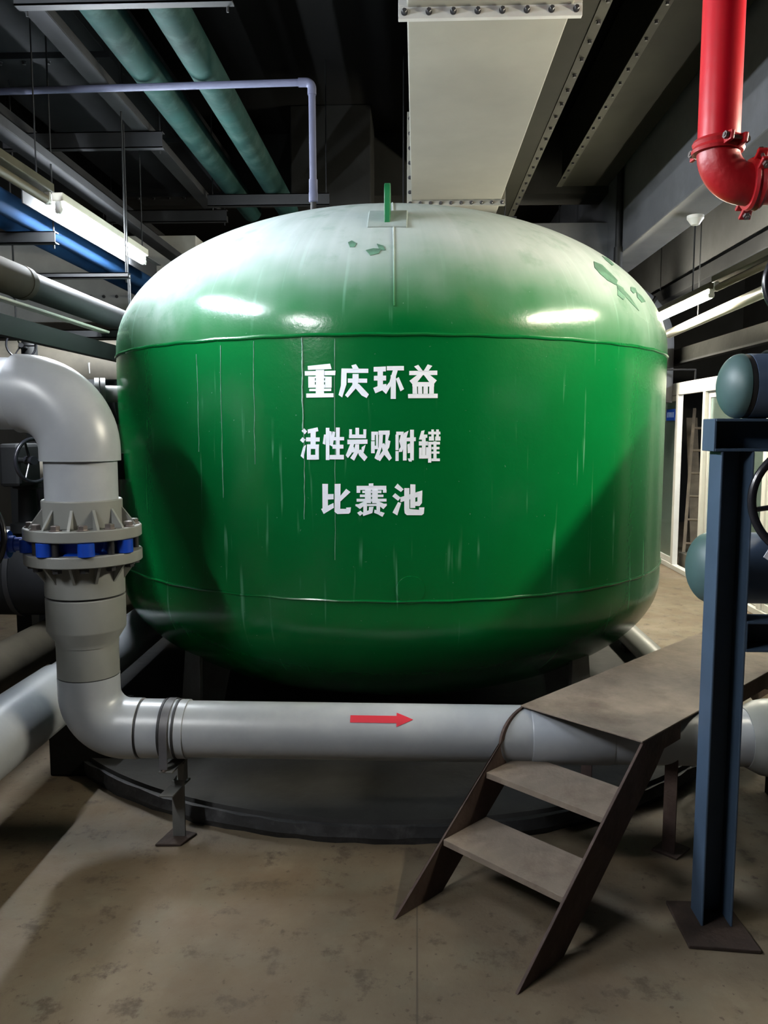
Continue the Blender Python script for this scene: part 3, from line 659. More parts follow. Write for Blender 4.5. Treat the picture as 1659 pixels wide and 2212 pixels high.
for s, q in ((1.03, 0.42), (2.08, 0.42), (1.10, 0.02), (2.08, 0.02)):
    c = FA + D3 * s + W3 * q
    c.z = 0.0945 if (c - Vector((CX, CY, 0))).length < 1.95 else 0.0
    m_ = MB(); m_.prism([c + D3 * x + W3 * y for x, y in ((0, 0), (0.05, 0), (0.05, 0.005), (0.005, 0.005), (0.005, 0.05), (0, 0.05))], (0, 0, PZ - 0.001 - c.z))
    lg = mesh_obj('leg', m_, M_RUST, stair, False)
    m_ = MB(); m_.prism([c + D3 * x + W3 * y for x, y in ((-.02, -.03), (.09, -.03), (.09, .07), (-.02, .07))], (0, 0, 0.008)); mesh_obj('foot_plate', m_, M_RUST, lg, False)

# ================================================================== blue-grey pipe rack on the right
rk = thing('pipe_rack', 'dark blue-grey steel rack with a post and cross beams at the right edge', 'pipe rack', (0.97, 2.51, 0))
for x in (0.92, 2.9):
    m_ = MB(); m_.box(x, x + 0.008, 2.46, 2.56, 0.012, 1.533); m_.box(x + 0.092, x + 0.1, 2.46, 2.56, 0.012, 1.533); m_.box(x + 0.007, x + 0.093, 2.552, 2.56, 0.012, 1.533)
    ps = mesh_obj('post', m_, M_RACK, rk, False, 0.003)
    mesh_obj('base_plate', MB().prism([(x - 0.071, 2.362, 0), (x + 0.143, 2.344, 0), (x + 0.135, 2.60, 0), (x - 0.069, 2.60, 0)], (0, 0, 0.013)), M_BASEPL, ps, False, 0.003)
def ibeam(x0, x1, z0, z1, nm='cross_beam'):
    m_ = MB(); m_.box(x0, x1, 2.458, 2.562, z1 - 0.009, z1); m_.box(x0, x1, 2.458, 2.562, z0, z0 + 0.009); m_.box(x0, x1, 2.552, 2.561, z0 + 0.008, z1 - 0.008)
    m_.box(x0 - 0.004, x0 + 0.004, 2.46, 2.56, z0, z1)
    return mesh_obj(nm, m_, M_RACK, rk, False, 0.002)
ibeam(0.900, 3.0, 1.533, 1.632); ibeam(1.02, 2.9, 0.915, 1.012)

# ================================================================== capped header pipes on the rack
def header(name, label, y, z, r, xc, bands, x1):
    t = thing(name, label, 'pipe', (xc, y, z - r))
    mb = MB(); prof = [(r * math.sin(PI / 2 * i / 12), r * 0.62 * (1 - math.cos(PI / 2 * i / 12))) for i in range(13)]
    prof += [(r, bands[0] - xc)]
    mesh_obj('end_cap', mb.lathe(prof, (xc, y, z), (1, 0, 0), 44), M_TEAL, t)['label'] = 'teal domed end cap'
    mesh_obj('pipe', MB().tube((bands[0] - 0.002, y, z), (x1, y, z), r * 0.955, seg=44), M_SLATE, t)
    for i, b in enumerate(bands):
        mesh_obj('joint_band', MB().lathe([(r * 0.96, 0), (r * 0.985, 0.002), (r * 0.985, 0.016), (r * 0.96, 0.018)], (b, y, z), (1, 0, 0), 44), M_RUBBER, t)
        if i < len(bands) - 1:
            mesh_obj('sleeve', MB().tube((b + 0.018, y, z), (bands[i + 1], y, z), r, seg=44), M_SLATE, t)
    return t
hu = header('header_pipe', 'slate-blue pipe with teal end cap resting on the top beam of the rack', 2.51, 1.730, 0.098, 0.922, [0.985, 1.065, 1.16], 3.3)
m_ = MB().sweep([(1.062, 2.40, 1.634)] + [(1.062, 2.51 - 0.104 * math.cos(t), 1.73 + 0.104 * math.sin(t)) for t in [PI * i / 20 for i in range(21)]] + [(1.062, 2.614, 1.634)], 0.0055, 10)
mesh_obj('u_bolt', m_, M_BLACK, hu)
hl = header('header_pipe', 'slate-blue pipe with teal end cap running behind the rack post', 2.745, 1.130, 0.121, 0.930, [1.0, 1.215, 1.42], 3.3)
mesh_obj('hanger_strap', MB().sweep([(1.232, 2.624, 1.13)] + [(1.232, 2.745 - 0.123 * math.cos(t), 1.13 - 0.123 * math.sin(t)) for t in [PI / 2 * i / 10 for i in range(11)]], 0.006, 10), M_BLACK, hl)
mesh_obj('prop', MB().tube((1.235, 2.70, 1.012), (1.235, 2.66, 0.92), 0.006, seg=10), M_BLACK, hl)

gv = thing('gear_valve', 'black handwheel valve with a white hanging tag in front of the rack', 'valve', (1.16, 2.50, 1.02))
mesh_obj('body', MB().lathe([(0.09, 0), (0.13, 0.03), (0.13, 0.12), (0.09, 0.15)], (1.32, 2.62, 1.27), (0, 0, 1), 36), M_BLACK, gv)
mesh_obj('gearbox', MB().box(1.19, 1.31, 2.43, 2.60, 1.30, 1.46), M_BLACK, gv, False, 0.02)
mesh_obj('riser', MB().tube((1.32, 2.66, 1.262), (1.32, 2.66, 1.53), 0.075, seg=32), M_SLATE, gv)
hw_ = handwheel('handwheel', (1.155, 2.36, 1.392), (-0.25, -0.96, 0.08), 0.168, 0.0125, gv, M_WHEEL, 3, 0.07, 1.75)
mesh_obj('spindle', MB().tube((1.16, 2.37, 1.39), (1.22, 2.46, 1.385), 0.014, seg=14), M_BLACK, gv)
m_ = MB(); m_.prism([(1.005, 2.335, 1.232), (1.045, 2.33, 1.205), (1.072, 2.33, 1.252), (1.032, 2.335, 1.279)], (0.0, -0.002, 0))
tg = mesh_obj('tag', m_, M_TAG, gv, False); tg['label'] = 'white hanging tag'
gv2 = thing('gear_valve', 'black handwheel above the slate-blue pipe at the right border', 'valve', (1.14, 2.42, 1.82))
handwheel('handwheel', (1.125, 2.39, 2.025), (-0.35, -0.93, 0.05), 0.118, 0.011, gv2, M_WHEEL, 3, 0.06, 0.2)
mesh_obj('gearbox', MB().box(1.12, 1.22, 2.44, 2.56, 1.95, 2.09), M_BLACK, gv2, False, 0.02)
mesh_obj('spindle', MB().tube((1.13, 2.40, 2.025), (1.15, 2.46, 2.025), 0.012, seg=14), M_BLACK, gv2)
mesh_obj('body', MB().lathe([(0.06, 0), (0.09, 0.02), (0.09, 0.10), (0.06, 0.14)], (1.18, 2.52, 1.826), (0, 0, 1), 32), M_BLACK, gv2)

# ================================================================== red fire main
XR, YR, ZR = 0.923, 2.6, 2.350
rp = thing('fire_pipe', 'bright red fire pipe with an elbow and two bolted couplings, upper right', 'pipe', (XR, YR, ZR))
mesh_obj('pipe', MB().tube((XR, YR, 2.465), (XR, YR, 4.499), 0.0615, seg=40), M_RED, rp)
p = arc((XR + 0.098, YR, ZR + 0.098), (-1, 0, 0), (0, 0, -1), 0.098, 0, PI / 2, 16)
mesh_obj('elbow', MB().sweep([(XR, YR, 2.468)] + p + [(XR + 0.104, YR, ZR)], 0.0625, 40), M_REDC, rp)
mesh_obj('pipe', MB().tube((XR + 0.102, YR, ZR), (3.0, YR, ZR), 0.0605, seg=40), M_RED, rp)
def coupling(c, ax, bdir):
    c = Vector(c); ax = Vector(ax); bd = Vector(bdir).normalized()
    k = mesh_obj('coupling', MB().lathe([(0.062, -0.02), (0.074, -0.019), (0.078, -0.010), (0.073, 0.0), (0.078, 0.010), (0.074, 0.019), (0.062, 0.02)], c, ax, 44), M_REDC, rp)
    t = ax.cross(bd).normalized()
    for s in (-1, 1):
        for q in (-1, 1):
            o = c + bd * s * 0.084 + t * q * 0.017
            mesh_obj('ear', MB().prism([o - bd * 0.022 - ax * 0.019 , o + bd * 0.020 - ax * 0.014, o + bd * 0.020 + ax * 0.014, o - bd * 0.022 + ax * 0.019], t * q * 0.012), M_REDC, k, False, 0.003)
        o = c + bd * s * 0.088
        mesh_obj('bolt', MB().tube(o - t * 0.044, o + t * 0.044, 0.0055, seg=12).lathe([(0.0115, 0), (0.0115, 0.009)], o - t * 0.041, t, 6).lathe([(0.0115, 0), (0.0115, 0.009)], o + t * 0.030, t, 6), M_BOLT, k)
coupling((XR, YR, 2.462), (0.10, 0, 0.995), (0.25, -0.97, 0))
coupling((XR + 0.112, YR, ZR), (1, 0, 0), (0, -0.75, 0.66))

# ================================================================== small vent pipe off the tank top
VX, VY = -0.566, 4.5
vp = thing('vent_pipe', 'thin lilac-grey plastic pipe rising from the tank top and turning left', 'pipe', (VX, VY, 2.775))
mesh_obj('pipe', MB().tube((VX, VY, 2.88), (VX - 0.003, VY, 3.43), 0.019, seg=20), M_LILAC, vp)
mesh_obj('elbow', MB().sweep([(VX - 0.003, VY, 3.39)] + arc((VX - 0.035, VY, 3.423), (1, 0, 0), (0, 0, 1), 0.032, 0, PI / 2, 8) + [(VX - 0.075, VY, 3.455)], 0.0235, 20), M_LILAC, vp)
mesh_obj('pipe', MB().tube((VX - 0.065, VY, 3.455), (-4.9, VY + 0.05, 3.425), 0.0185, seg=20), M_LILAC, vp)
mesh_obj('socket', MB().lathe([(0.020, -0.05), (0.025, -0.045), (0.025, 0.0), (0.0235, 0.004), (0.0235, 0.07)], (VX, VY, 2.88), seg=20), M_LILAC, vp)
mesh_obj('stub', MB().tube((VX, VY, 2.772), (VX, VY, 2.85), 0.016, seg=16), M_BLACK, vp)

# ================================================================== added unseen cabinet shape, blocks lamp light to shade the tank's lower right
cb = thing('light_blocker', 'added grey cabinet-shaped light blocker on legs beyond the right border, beside the pipe rack', 'cabinet', (1.74, 3.2, 0))
mesh_obj('body', MB().box(1.54, 1.95, 2.93, 3.48, 0.75, 2.10), M_GALVD, cb, False, 0.006)
mesh_obj('door', MB().box(1.525, 1.54, 2.95, 3.46, 0.77, 2.08), M_GALVD, cb, False, 0.003)
mesh_obj('handle', MB().box(1.505, 1.525, 3.40, 3.42, 1.35, 1.47), M_BLACK, cb, False, 0.003)
for x in (1.57, 1.92):
    for y in (3.18, 3.45):
        mesh_obj('leg', MB().box(x - 0.02, x + 0.02, y - 0.02, y + 0.02, 0, 0.75), M_GALVD, cb, False)

# ================================================================== fluorescent lamps
def lamp(label, x, z, y0, y1, tube_m, batten_m, name='fluorescent_lamp', rod=None, group=None, dx=0.0):
    """batten with one tube slung under it, running along the room; dx drifts the far end sideways"""
    t = thing(name, label, 'lamp', (x, y0, z), group)
    a, b = Vector((x, y0, z)), Vector((x + dx, y1, z)); d = (b - a).normalized()
    up_ = Vector((0, 0, 1))
    mesh_obj('batten', MB().bar(a + up_ * 0.062, b + up_ * 0.062, 0.062, 0.045), batten_m, t, False, 0.006)
    mesh_obj('tube', MB().tube(a + d * 0.045, b - d * 0.045, 0.022, seg=16), tube_m, t)
    for p, s in ((a, 1), (b, -1)):
        k = MB(); k.tube(p + d * s * 0.012, p + d * s * 0.050, 0.0205, seg=16); k.bar(p + up_ * 0.018 + d * s * 0.004, p + up_ * 0.018 + d * s * 0.024, 0.03, 0.075)
        mesh_obj('socket', k, M_ENDCAP, t, False, 0.003)
    if rod:
        for q in rod:
            c = a + d * q
            mesh_obj('rod', MB().tube(c + up_ * 0.08, (c.x, c.y, 3.19), 0.006, seg=10), M_GALVD, t)
            mesh_obj('ceiling_rose', MB().lathe([(0.006, -0.075), (0.030, -0.068), (0.052, -0.035), (0.062, -0.022), (0.062, 0.0)], (c.x, c.y, 3.2), seg=28), M_CERAM, t)
    return t
lamp('lit fluorescent tube on the left, slanting down to the dome of the green tank', -1.885, 2.75, 4.27, 5.62, M_COOL, M_CREAM)
lamp('unlit fluorescent fitting at the left border, just ahead of the lit left tube', -1.865, 2.75, 3.48, 4.13, M_UNLIT, M_OLIVE)
lamp('lit fluorescent tube high on the left above the grey riser, beyond the photo border', -2.03, 2.93, 2.40, 3.65, M_KEY, M_GALV, dx=0.0)
lamp('dimmer lit fluorescent tube on the left side nearest the photographer', -1.98, 2.85, 0.15, 1.40, M_DIM, M_CREAM)
lamp('lit fluorescent tube on the right, half hidden behind the shoulder of the green tank', 2.095, 2.55, 5.90, 7.15, M_WARM, M_OLIVE, rod=[0.42])
lamp('unlit brown fluorescent fitting on the right above the slate-blue pipe', 2.06, 2.565, 4.45, 5.75, M_UNLIT, M_OLIVE)
lamp('lit fluorescent tube over the pipe rack beyond the right border of the photo', 2.05, 2.66, 2.42, 3.67, M_WARM, M_OLIVE)
lamp('lit fluorescent tube far back on the right, above the glazed partition', 2.095, 2.55, 8.5, 9.75, M_WARM, M_OLIVE)
lamp('added lit fluorescent tube inside the glazed room on the right, out of sight', 4.3, 2.7, 6.6, 7.85, M_COOL, M_CREAM)  # added lamp, brightens the partition and the room behind it
cp = thing('conduit_pipe', 'cream pipe with rounded end just below the lit right tube', 'pipe', (2.27, 4.6, 2.48))
mesh_obj('pipe', MB().tube((2.19, 4.5, 2.48), (2.335, 7.62, 2.48), 0.040, seg=28), M_CREAM, cp)
mesh_obj('end_cap', MB().lathe([(0.041, 0), (0.041, 0.04), (0.030, 0.07), (0.012, 0.083), (0, 0.085)], (2.334, 7.60, 2.48), (0.0465, 1, 0), 28), M_CREAM, cp)
for y in (4.7, 6.8):
    mesh_obj('hanger_rod', MB().tube((2.21 + (y - 4.7) * 0.045, y, 2.51), (2.21 + (y - 4.7) * 0.045, y, 4.5), 0.005, seg=8), M_GALVD, cp)

# ================================================================== main air duct overhead
du = thing('air_duct', 'big pale sheet-metal air duct with black-bolted flanges above the tank', 'duct', (0.29, 4.8, 3.3))
mesh_obj('casing', MB().box(-0.045, 0.625, 0.4, 6.9, 3.30, 3.90), M_DUCT, du, False, 0.006)
def duct_flange(parent, y, x0, x1, z0, z1, wd, m, dark, nx, nz, faces=-1, bolts=True):
    f = MB()
    f.box(x0, x1, y - 0.012, y + 0.012, z0, z0 + wd); f.box(x0, x1, y - 0.012, y + 0.012, z1 - wd, z1)
    f.box(x0, x0 + wd, y - 0.012, y + 0.012, z0 + wd, z1 - wd); f.box(x1 - wd, x1, y - 0.012, y + 0.012, z0 + wd, z1 - wd)
    fl = mesh_obj('flange', f, m, parent, False, 0.002)
    if not bolts: return fl
    q = [(x0 + 0.025 + (x1 - x0 - 0.05) * i / (nx - 1), y - 0.012, z0 + wd * 0.5) for i in range(nx)]
    q += [(x0 + wd * 0.5, y - 0.012, z0 + 0.1 + (z1 - z0 - 0.15) * i / (nz - 1)) for i in range(nz)]
    b = hexbolt(q[0], (0, -1, 0), 0.0105, 0.022, dark, fl); copies(b, fl, q)
    return fl
duct_flange(du, 3.45, -0.080, 0.660, 3.255, 3.94, 0.05, M_DUCTW, M_BOLTD, 8, 5)
duct_flange(du, 6.22, -0.078, 0.655, 3.262, 3.94, 0.042, M_DUCT, M_BOLTD, 10, 6)
duct_flange(du, 0.9, -0.080, 0.660, 3.255, 3.94, 0.05, M_DUCTW, M_BOLTD, 7, 5, bolts=False)
for y in (2.2, 6.55):
    for x in (-0.11, 0.69):
        mesh_obj('hanger_rod', MB().tube((x, y, 3.24), (x, y, 4.5), 0.006, seg=8), M_BLACK, du)
    mesh_obj('hanger_channel', MB().box(-0.16, 0.78, y - 0.025, y + 0.025, 3.20, 3.262), M_BLACK, du, False)

# darker ducts further right, seams bolted lengthwise
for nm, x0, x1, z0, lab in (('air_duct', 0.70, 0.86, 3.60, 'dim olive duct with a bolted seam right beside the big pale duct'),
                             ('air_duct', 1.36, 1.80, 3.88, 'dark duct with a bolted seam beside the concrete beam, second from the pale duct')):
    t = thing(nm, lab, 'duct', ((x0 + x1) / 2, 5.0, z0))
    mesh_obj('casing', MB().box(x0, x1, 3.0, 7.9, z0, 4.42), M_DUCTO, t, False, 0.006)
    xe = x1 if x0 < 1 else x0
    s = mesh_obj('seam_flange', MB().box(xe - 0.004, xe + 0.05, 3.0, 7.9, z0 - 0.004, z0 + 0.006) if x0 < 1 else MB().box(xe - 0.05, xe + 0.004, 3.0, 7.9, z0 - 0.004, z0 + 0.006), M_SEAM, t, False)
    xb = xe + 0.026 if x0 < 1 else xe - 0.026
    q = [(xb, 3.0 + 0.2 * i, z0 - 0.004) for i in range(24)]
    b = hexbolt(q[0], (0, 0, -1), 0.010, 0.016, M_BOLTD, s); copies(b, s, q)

# ================================================================== green and blue overhead pipes, their hangers
for x, x2, lab in ((-1.45, -1.50, 'dark green overhead pipe, the left one of the pair above the tank'), (-1.155, -1.165, 'dark green overhead pipe, the right one of the pair, cracked paint')):
    t = thing('overhead_pipe', lab, 'pipe', (x, 4.6, 3.564))
    mesh_obj('pipe', MB().tube((x, -2, 3.564), (x2, 7.45, 3.564), 0.090, seg=32), M_GREENP, t)
    mesh_obj('joint_band', MB().tube((x, 3.66, 3.564), (x, 3.70, 3.564), 0.093, seg=32), M_BLUEP, t)
for x, z, lab in ((-2.31, 2.78, 'blue overhead pipe, outer one of the two beside the left lamp'), (-2.13, 2.765, 'blue overhead pipe, inner one of the two beside the left lamp')):
    t = thing('overhead_pipe', lab, 'pipe', (x, 5, z))
    mesh_obj('pipe', MB().tube((x + 0.03, 1.0, z), (x - 0.04, 7.2, z), 0.062, seg=28), M_BLUEP, t)
def trapeze(label, x0, x1, y, z, rods=True, m=M_BLACK, h=0.065, top=4.5):
    t = thing('trapeze_hanger', label, 'hanger', ((x0 + x1) / 2, y, z))
    k = MB(); k.box(x0, x1, y - 0.025, y - 0.019, z - h, z); k.box(x0, x1, y - 0.025, y + 0.025, z - 0.006, z); k.box(x0, x1, y - 0.025, y + 0.025, z - h, z - h + 0.006)
    mesh_obj('channel', k, m, t, False)
    for x in (x0 + 0.03, x1 - 0.03):
        mesh_obj('rod', MB().tube((x, y + 0.03, z - h - 0.02), (x, y + 0.03, top), 0.005, seg=8), M_BLACK, t)
    return t
trapeze('black hanger channel under the green pipes at the top border', -1.70, -0.775, 3.53, 3.47, h=0.095)
trapeze('black hanger channel under the green pipes behind the vent pipe', -1.68, -0.70, 6.6, 3.47, h=0.09)
trapeze('black hanger channel under the blue pipes, nearest of three', -2.42, -2.02, 4.55, 2.70, top=3.80)
trapeze('long black hanger bar below the left lamp', -2.80, -1.72, 4.85, 2.53, h=0.03)
trapeze('black hanger channel at the left carrying the brown wrapped pipe', -2.9, -1.78, 5.05, 2.22, h=0.05)
trapeze('grey hanger bracket under the cable trays, nearer one', -2.62, -1.60, 5.2, 3.46, m=M_GALVD, h=0.10, top=3.80)
trapeze('grey hanger bracket under the cable trays, farther one', -2.66, -1.62, 7.0, 3.46, m=M_GALVD, h=0.10, top=3.80)

# cable trays and strut channels along the left
def tray(label, x, z, wd, y0, y1, m, drift=0.0, lip=0.05, slots=True):
    t = thing('cable_tray', label, 'cable tray', (x, (y0 + y1) / 2, z))
    k = MB(); a, b = Vector((x, y0, z)), Vector((x + drift, y1, z)); X = Vector((1, 0, 0)); Z = Vector((0, 0, 1))
    k.bar(a, b, wd, 0.006)
    for s in (-1, 1): k.bar(a + X * s * wd / 2 + Z * lip / 2, b + X * s * wd / 2 + Z * lip / 2, 0.005, lip)
    mesh_obj('channel', k, m, t, False, 0.0015)
    return t
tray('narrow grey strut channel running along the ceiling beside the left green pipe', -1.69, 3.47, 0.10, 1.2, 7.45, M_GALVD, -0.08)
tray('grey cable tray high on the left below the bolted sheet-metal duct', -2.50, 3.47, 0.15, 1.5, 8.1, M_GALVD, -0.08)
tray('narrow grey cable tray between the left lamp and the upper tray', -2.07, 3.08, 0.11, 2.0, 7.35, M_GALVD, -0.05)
st_ = thing('lamp_rail', 'pale perforated steel rail the left lamps are fixed to', 'rail', (-1.95, 4.6, 2.84))
k = MB(); k.box(-1.988, -1.952, 2.0, 6.2, 2.842, 2.848); k.box(-1.992, -1.986, 2.0, 4.1, 2.815, 2.848); mesh_obj('rail', k, M_GALV, st_, False)
mesh_obj('side_lip', MB().box(-1.992, -1.986, 4.1, 6.2, 2.735, 2.848), M_GALVD, st_, False)
q = [(-1.968, 2.9 + 0.16 * i, 2.8415) for i in range(20)]
b = mesh_obj('hole', MB().lathe([(0.011, -0.0012), (0.011, 0.001)], q[0], (0, 0, 1), 14), M_BLACK, st_, origin=q[0]); copies(b, st_, q)
for y in (2.6, 4.2, 5.8):
    mesh_obj('rod', MB().tube((-1.958, y, 2.845), (-1.958, y, 3.80), 0.004, seg=8), M_GALVD, st_)

# sheet-metal duct with bolted seams, upper left
ld = thing('air_duct', 'wide grey sheet-metal duct with bolted seams in the upper left corner', 'duct', (-2.2, 4.2, 3.8))
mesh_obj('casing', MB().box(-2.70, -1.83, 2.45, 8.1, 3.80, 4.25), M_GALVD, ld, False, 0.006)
for y in (3.5, 4.9, 6.3, 7.7):
    s = mesh_obj('seam_flange', MB().box(-2.73, -1.80, y - 0.035, y + 0.035, 3.765, 3.802), M_GALVD, ld, False, 0.002)
    q = [(-2.62 + 0.145 * i, y, 3.765) for i in range(6)]
    b = hexbolt(q[0], (0, 0, -1), 0.012, 0.018, M_BOLTD, s); copies(b, s, q)
# pale duct across the back left
wd_ = thing('air_duct', 'pale duct with bolted lower flange behind the blue pipes at the left', 'duct', (-3.2, 7.8, 2.8))
mesh_obj('casing', MB().box(-4.9, -2.02, 7.45, 8.1, 2.80, 3.36), M_DUCTW, wd_, False, 0.005)
s = mesh_obj('flange', MB().box(-4.9, -2.00, 7.43, 7.452, 2.73, 2.85), M_DUCTW, wd_, False)
q = [(-4.2 + 0.12 * i, 7.43, 2.815) for i in range(18)]
b = hexbolt(q[0], (0, -1, 0), 0.012, 0.016, M_BOLTD, s); copies(b, s, q)
for x in (-4.5, -3.0):
    mesh_obj('hanger_rod', MB().tube((x, 7.8, 3.36), (x, 7.8, 4.5), 0.006, seg=8), M_BLACK, wd_)
mesh_obj('stiffener', MB().box(-4.9, -2.02, 7.38, 7.455, 2.58, 2.735), M_DUCTW, wd_, False)

# ================================================================== pipes on the far left
bp_ = thing('wrapped_pipe', 'brown-black wrapped pipe at head height on the left, running back past the tank', 'pipe', (-1.90, 4.0, 2.30))
mesh_obj('lagged_length', MB().tube((-1.87, 1.2, 2.30), (-1.895, 3.86, 2.30), 0.078, seg=32), M_BROWN, bp_)
mesh_obj('pipe', MB().tube((-1.895, 3.84, 2.30), (-1.955, 9.0, 2.30), 0.068, seg=32), M_DARKP, bp_)
mesh_obj('band', MB().tube((-1.895, 3.83, 2.30), (-1.8955, 3.88, 2.30), 0.081, seg=32), M_BROWN, bp_)
tray('cream-edged black cable tray under the brown wrapped pipe', -1.91, 2.20, 0.05, 1.5, 6.4, M_CREAM, -0.05, lip=0.01)
bt = thing('steel_girder', 'black steel girder below the cream-edged tray on the left', 'girder', (-2.2, 4.0, 2.05))
mesh_obj('girder', MB().prism([(-1.98, 1.4, 2.15), (-1.98, 5.75, 2.15), (-1.98, 5.75, 2.05), (-1.98, 1.4, 2.05)], (-0.05, 0, 0)), M_BLACK, bt, False)
mesh_obj('hanger_rod', MB().tube((-2.02, 5.7, 2.1), (-2.02, 5.7, 2.69), 0.006, seg=8), M_BLACK, bt); mesh_obj('hanger_rod', MB().tube((-2.02, 1.8, 2.1), (-2.02, 1.8, 4.5), 0.006, seg=8), M_BLACK, bt)
def pipe_thing(label, p0, p1, r, m, name='pipe_run', bands=(), bm_=None, stands=(), cap=None):
    p0, p1 = Vector(p0), Vector(p1)
    t = thing(name, label, 'pipe', tuple((p0 + p1) / 2))
    mesh_obj('pipe', MB().tube(p0, p1, r, seg=40), m, t)
    for b in bands:
        c = p0.lerp(p1, b); d = (p1 - p0).normalized()
        mesh_obj('joint_band', MB().tube(c, c + d * 0.03, r * 1.03, seg=40), bm_ or M_RUBBER, t)
    for s_ in stands:
        c = p0.lerp(p1, s_)
        mesh_obj('stand', MB().box(c.x - 0.05, c.x + 0.05, c.y - 0.05, c.y + 0.05, 0, c.z - r * 0.96), M_BLACK, t, False)
    return t
t = pipe_thing('beige lagged pipe with black scribbles across the back left, behind the tank edge', (-4.9, 6.0, 2.06), (-2.03, 6.0, 2.06), 0.20, M_BEIGE, bands=(0.3,), bm_=M_BEIGE)
for x in (-4.0, -3.0):
    mesh_obj('hanger_rod', MB().tube((x, 6.0, 2.25), (x, 6.0, 4.5), 0.007, seg=8), M_BLACK, t)
mesh_obj('scribble', MB().sweep([(-2.56 + 0.012 * i, 6.0 - 0.2015 * math.cos(0.62 + 0.05 * math.sin(i * 2.1)), 2.06 + 0.2015 * math.sin(0.62 + 0.12 * math.sin(i * 2.1))) for i in range(8)], 0.006, 6), M_BLACK, t)
mesh_obj('drip', MB().sweep([(-2.375, 6.0 - 0.202 * math.cos(a), 2.06 + 0.202 * math.sin(a)) for a in (0.1, 0.0, -0.1, -0.2, -0.28)], [0.008, 0.006, 0.005, 0.005, 0.004], 6), M_DUCTW, t)
# grey pipe along the floor on the left, passing beside the tank
yp = thing('floor_pipe', 'thick grey plastic pipe low on the left, running back beside the tank', 'pipe', (-1.62, 3.4, 0.42))
mesh_obj('pipe', MB().lathe([(0.1335, -3.5), (0.1335, 0.02), (0.130, 0.024)], (-1.60, 3.40, 0.425), (0, 1, 0), 44), M_PVC, yp)
mesh_obj('pipe', MB().tube((-1.605, 3.40, 0.42), (-1.72, 8.0, 0.40), 0.122, seg=44), M_PVC, yp)
mesh_obj('joint_gap', MB().tube((-1.602, 3.42, 0.422), (-1.602, 3.436, 0.422), 0.131, seg=44), M_RUBBER, yp)
pd = mesh_obj('pedestal', MB().box(-1.69, -1.38, 3.5, 3.78, 0, 0.30), M_CONCD, yp, False, 0.01); pd['label'] = 'dark concrete pedestal'
mesh_obj('pedestal', MB().box(-1.82, -1.50, 6.6, 6.9, 0, 0.29), M_CONCD, yp, False, 0.01)
pipe_thing('beige lagged pipe at the lower left, left of the thick grey floor pipe', (-2.30, 1.5, 0.30), (-2.25, 8.0, 0.30), 0.125, M_LAGD, stands=(0.3, 0.7), name='lagged_pipe')
pipe_thing('big charcoal pipe crossing behind the riser at knee height on the left', (-4.9, 4.75, 0.74), (-2.05, 4.75, 0.74), 0.27, M_DARKP, bands=(0.6, 0.88), stands=(0.35, 0.75), name='header_pipe')
pipe_thing('beige pipe behind the black handwheel at the far left', (-4.9, 5.1, 1.33), (-2.15, 5.1, 1.33), 0.075, M_BEIGE, bands=(0.7, 0.86), stands=(0.45, 0.85), name='lagged_pipe')
pipe_thing('upper charcoal pipe behind the grey riser elbow on the left', (-4.9, 5.3, 1.78), (-1.95, 5.3, 1.78), 0.15, M_DARKP, bands=(0.7,), stands=(0.5, 0.8), name='header_pipe')
gvl = thing('gate_valve', 'black gate valve with an upright oval handwheel, left of the grey riser', 'valve', (-2.16, 4.55, 0.98))
mesh_obj('body', MB().lathe([(0.10, 1.00), (0.10, 1.05), (0.055, 1.06), (0.05, 1.25), (0.08, 1.26), (0.08, 1.29), (0.03, 1.30)], (-2.28, 4.6, 0), seg=28), M_BLACK, gvl)
mesh_obj('yoke', MB().box(-2.32, -2.20, 4.36, 4.62, 1.28, 1.52), M_BLACK, gvl, False, 0.02)
handwheel('handwheel', (-2.085, 4.30, 1.43), (0.90, -0.42, 0), 0.118, 0.011, gvl, M_WHEEL, 3, 0.06, 0.5)
mesh_obj('spindle', MB().tube((-2.13, 4.32, 1.43), (-2.22, 4.37, 1.43), 0.014, seg=12), M_BLACK, gvl)
gv3 = thing('gate_valve', 'dark valve with a thin handwheel above the grey riser elbow at the left', 'valve', (-2.62, 5.2, 1.9))
handwheel('handwheel', (-2.50, 5.05, 2.13), (0.5, -0.85, 0.1), 0.085, 0.007, gv3, M_WHEEL, 3, 0.05, 0.5)
mesh_obj('body', MB().lathe([(0.09, 1.90), (0.09, 1.95), (0.05, 1.97), (0.05, 2.16), (0.03, 2.2)], (-2.53, 5.22, 0), seg=24), M_BLACK, gv3)
mesh_obj('spindle', MB().tube((-2.51, 5.08, 2.13), (-2.53, 5.2, 2.12), 0.010, seg=12), M_BLACK, gv3)

# grey pipe along the floor at the right of the tank
pipe_thing('grey pipe on the floor behind the stair platform at the right of the tank', (1.47, 4.3, 0.20), (1.45, 8.0, 0.20), 0.075, M_PVCD, stands=(0.3, 0.8), name='floor_pipe')

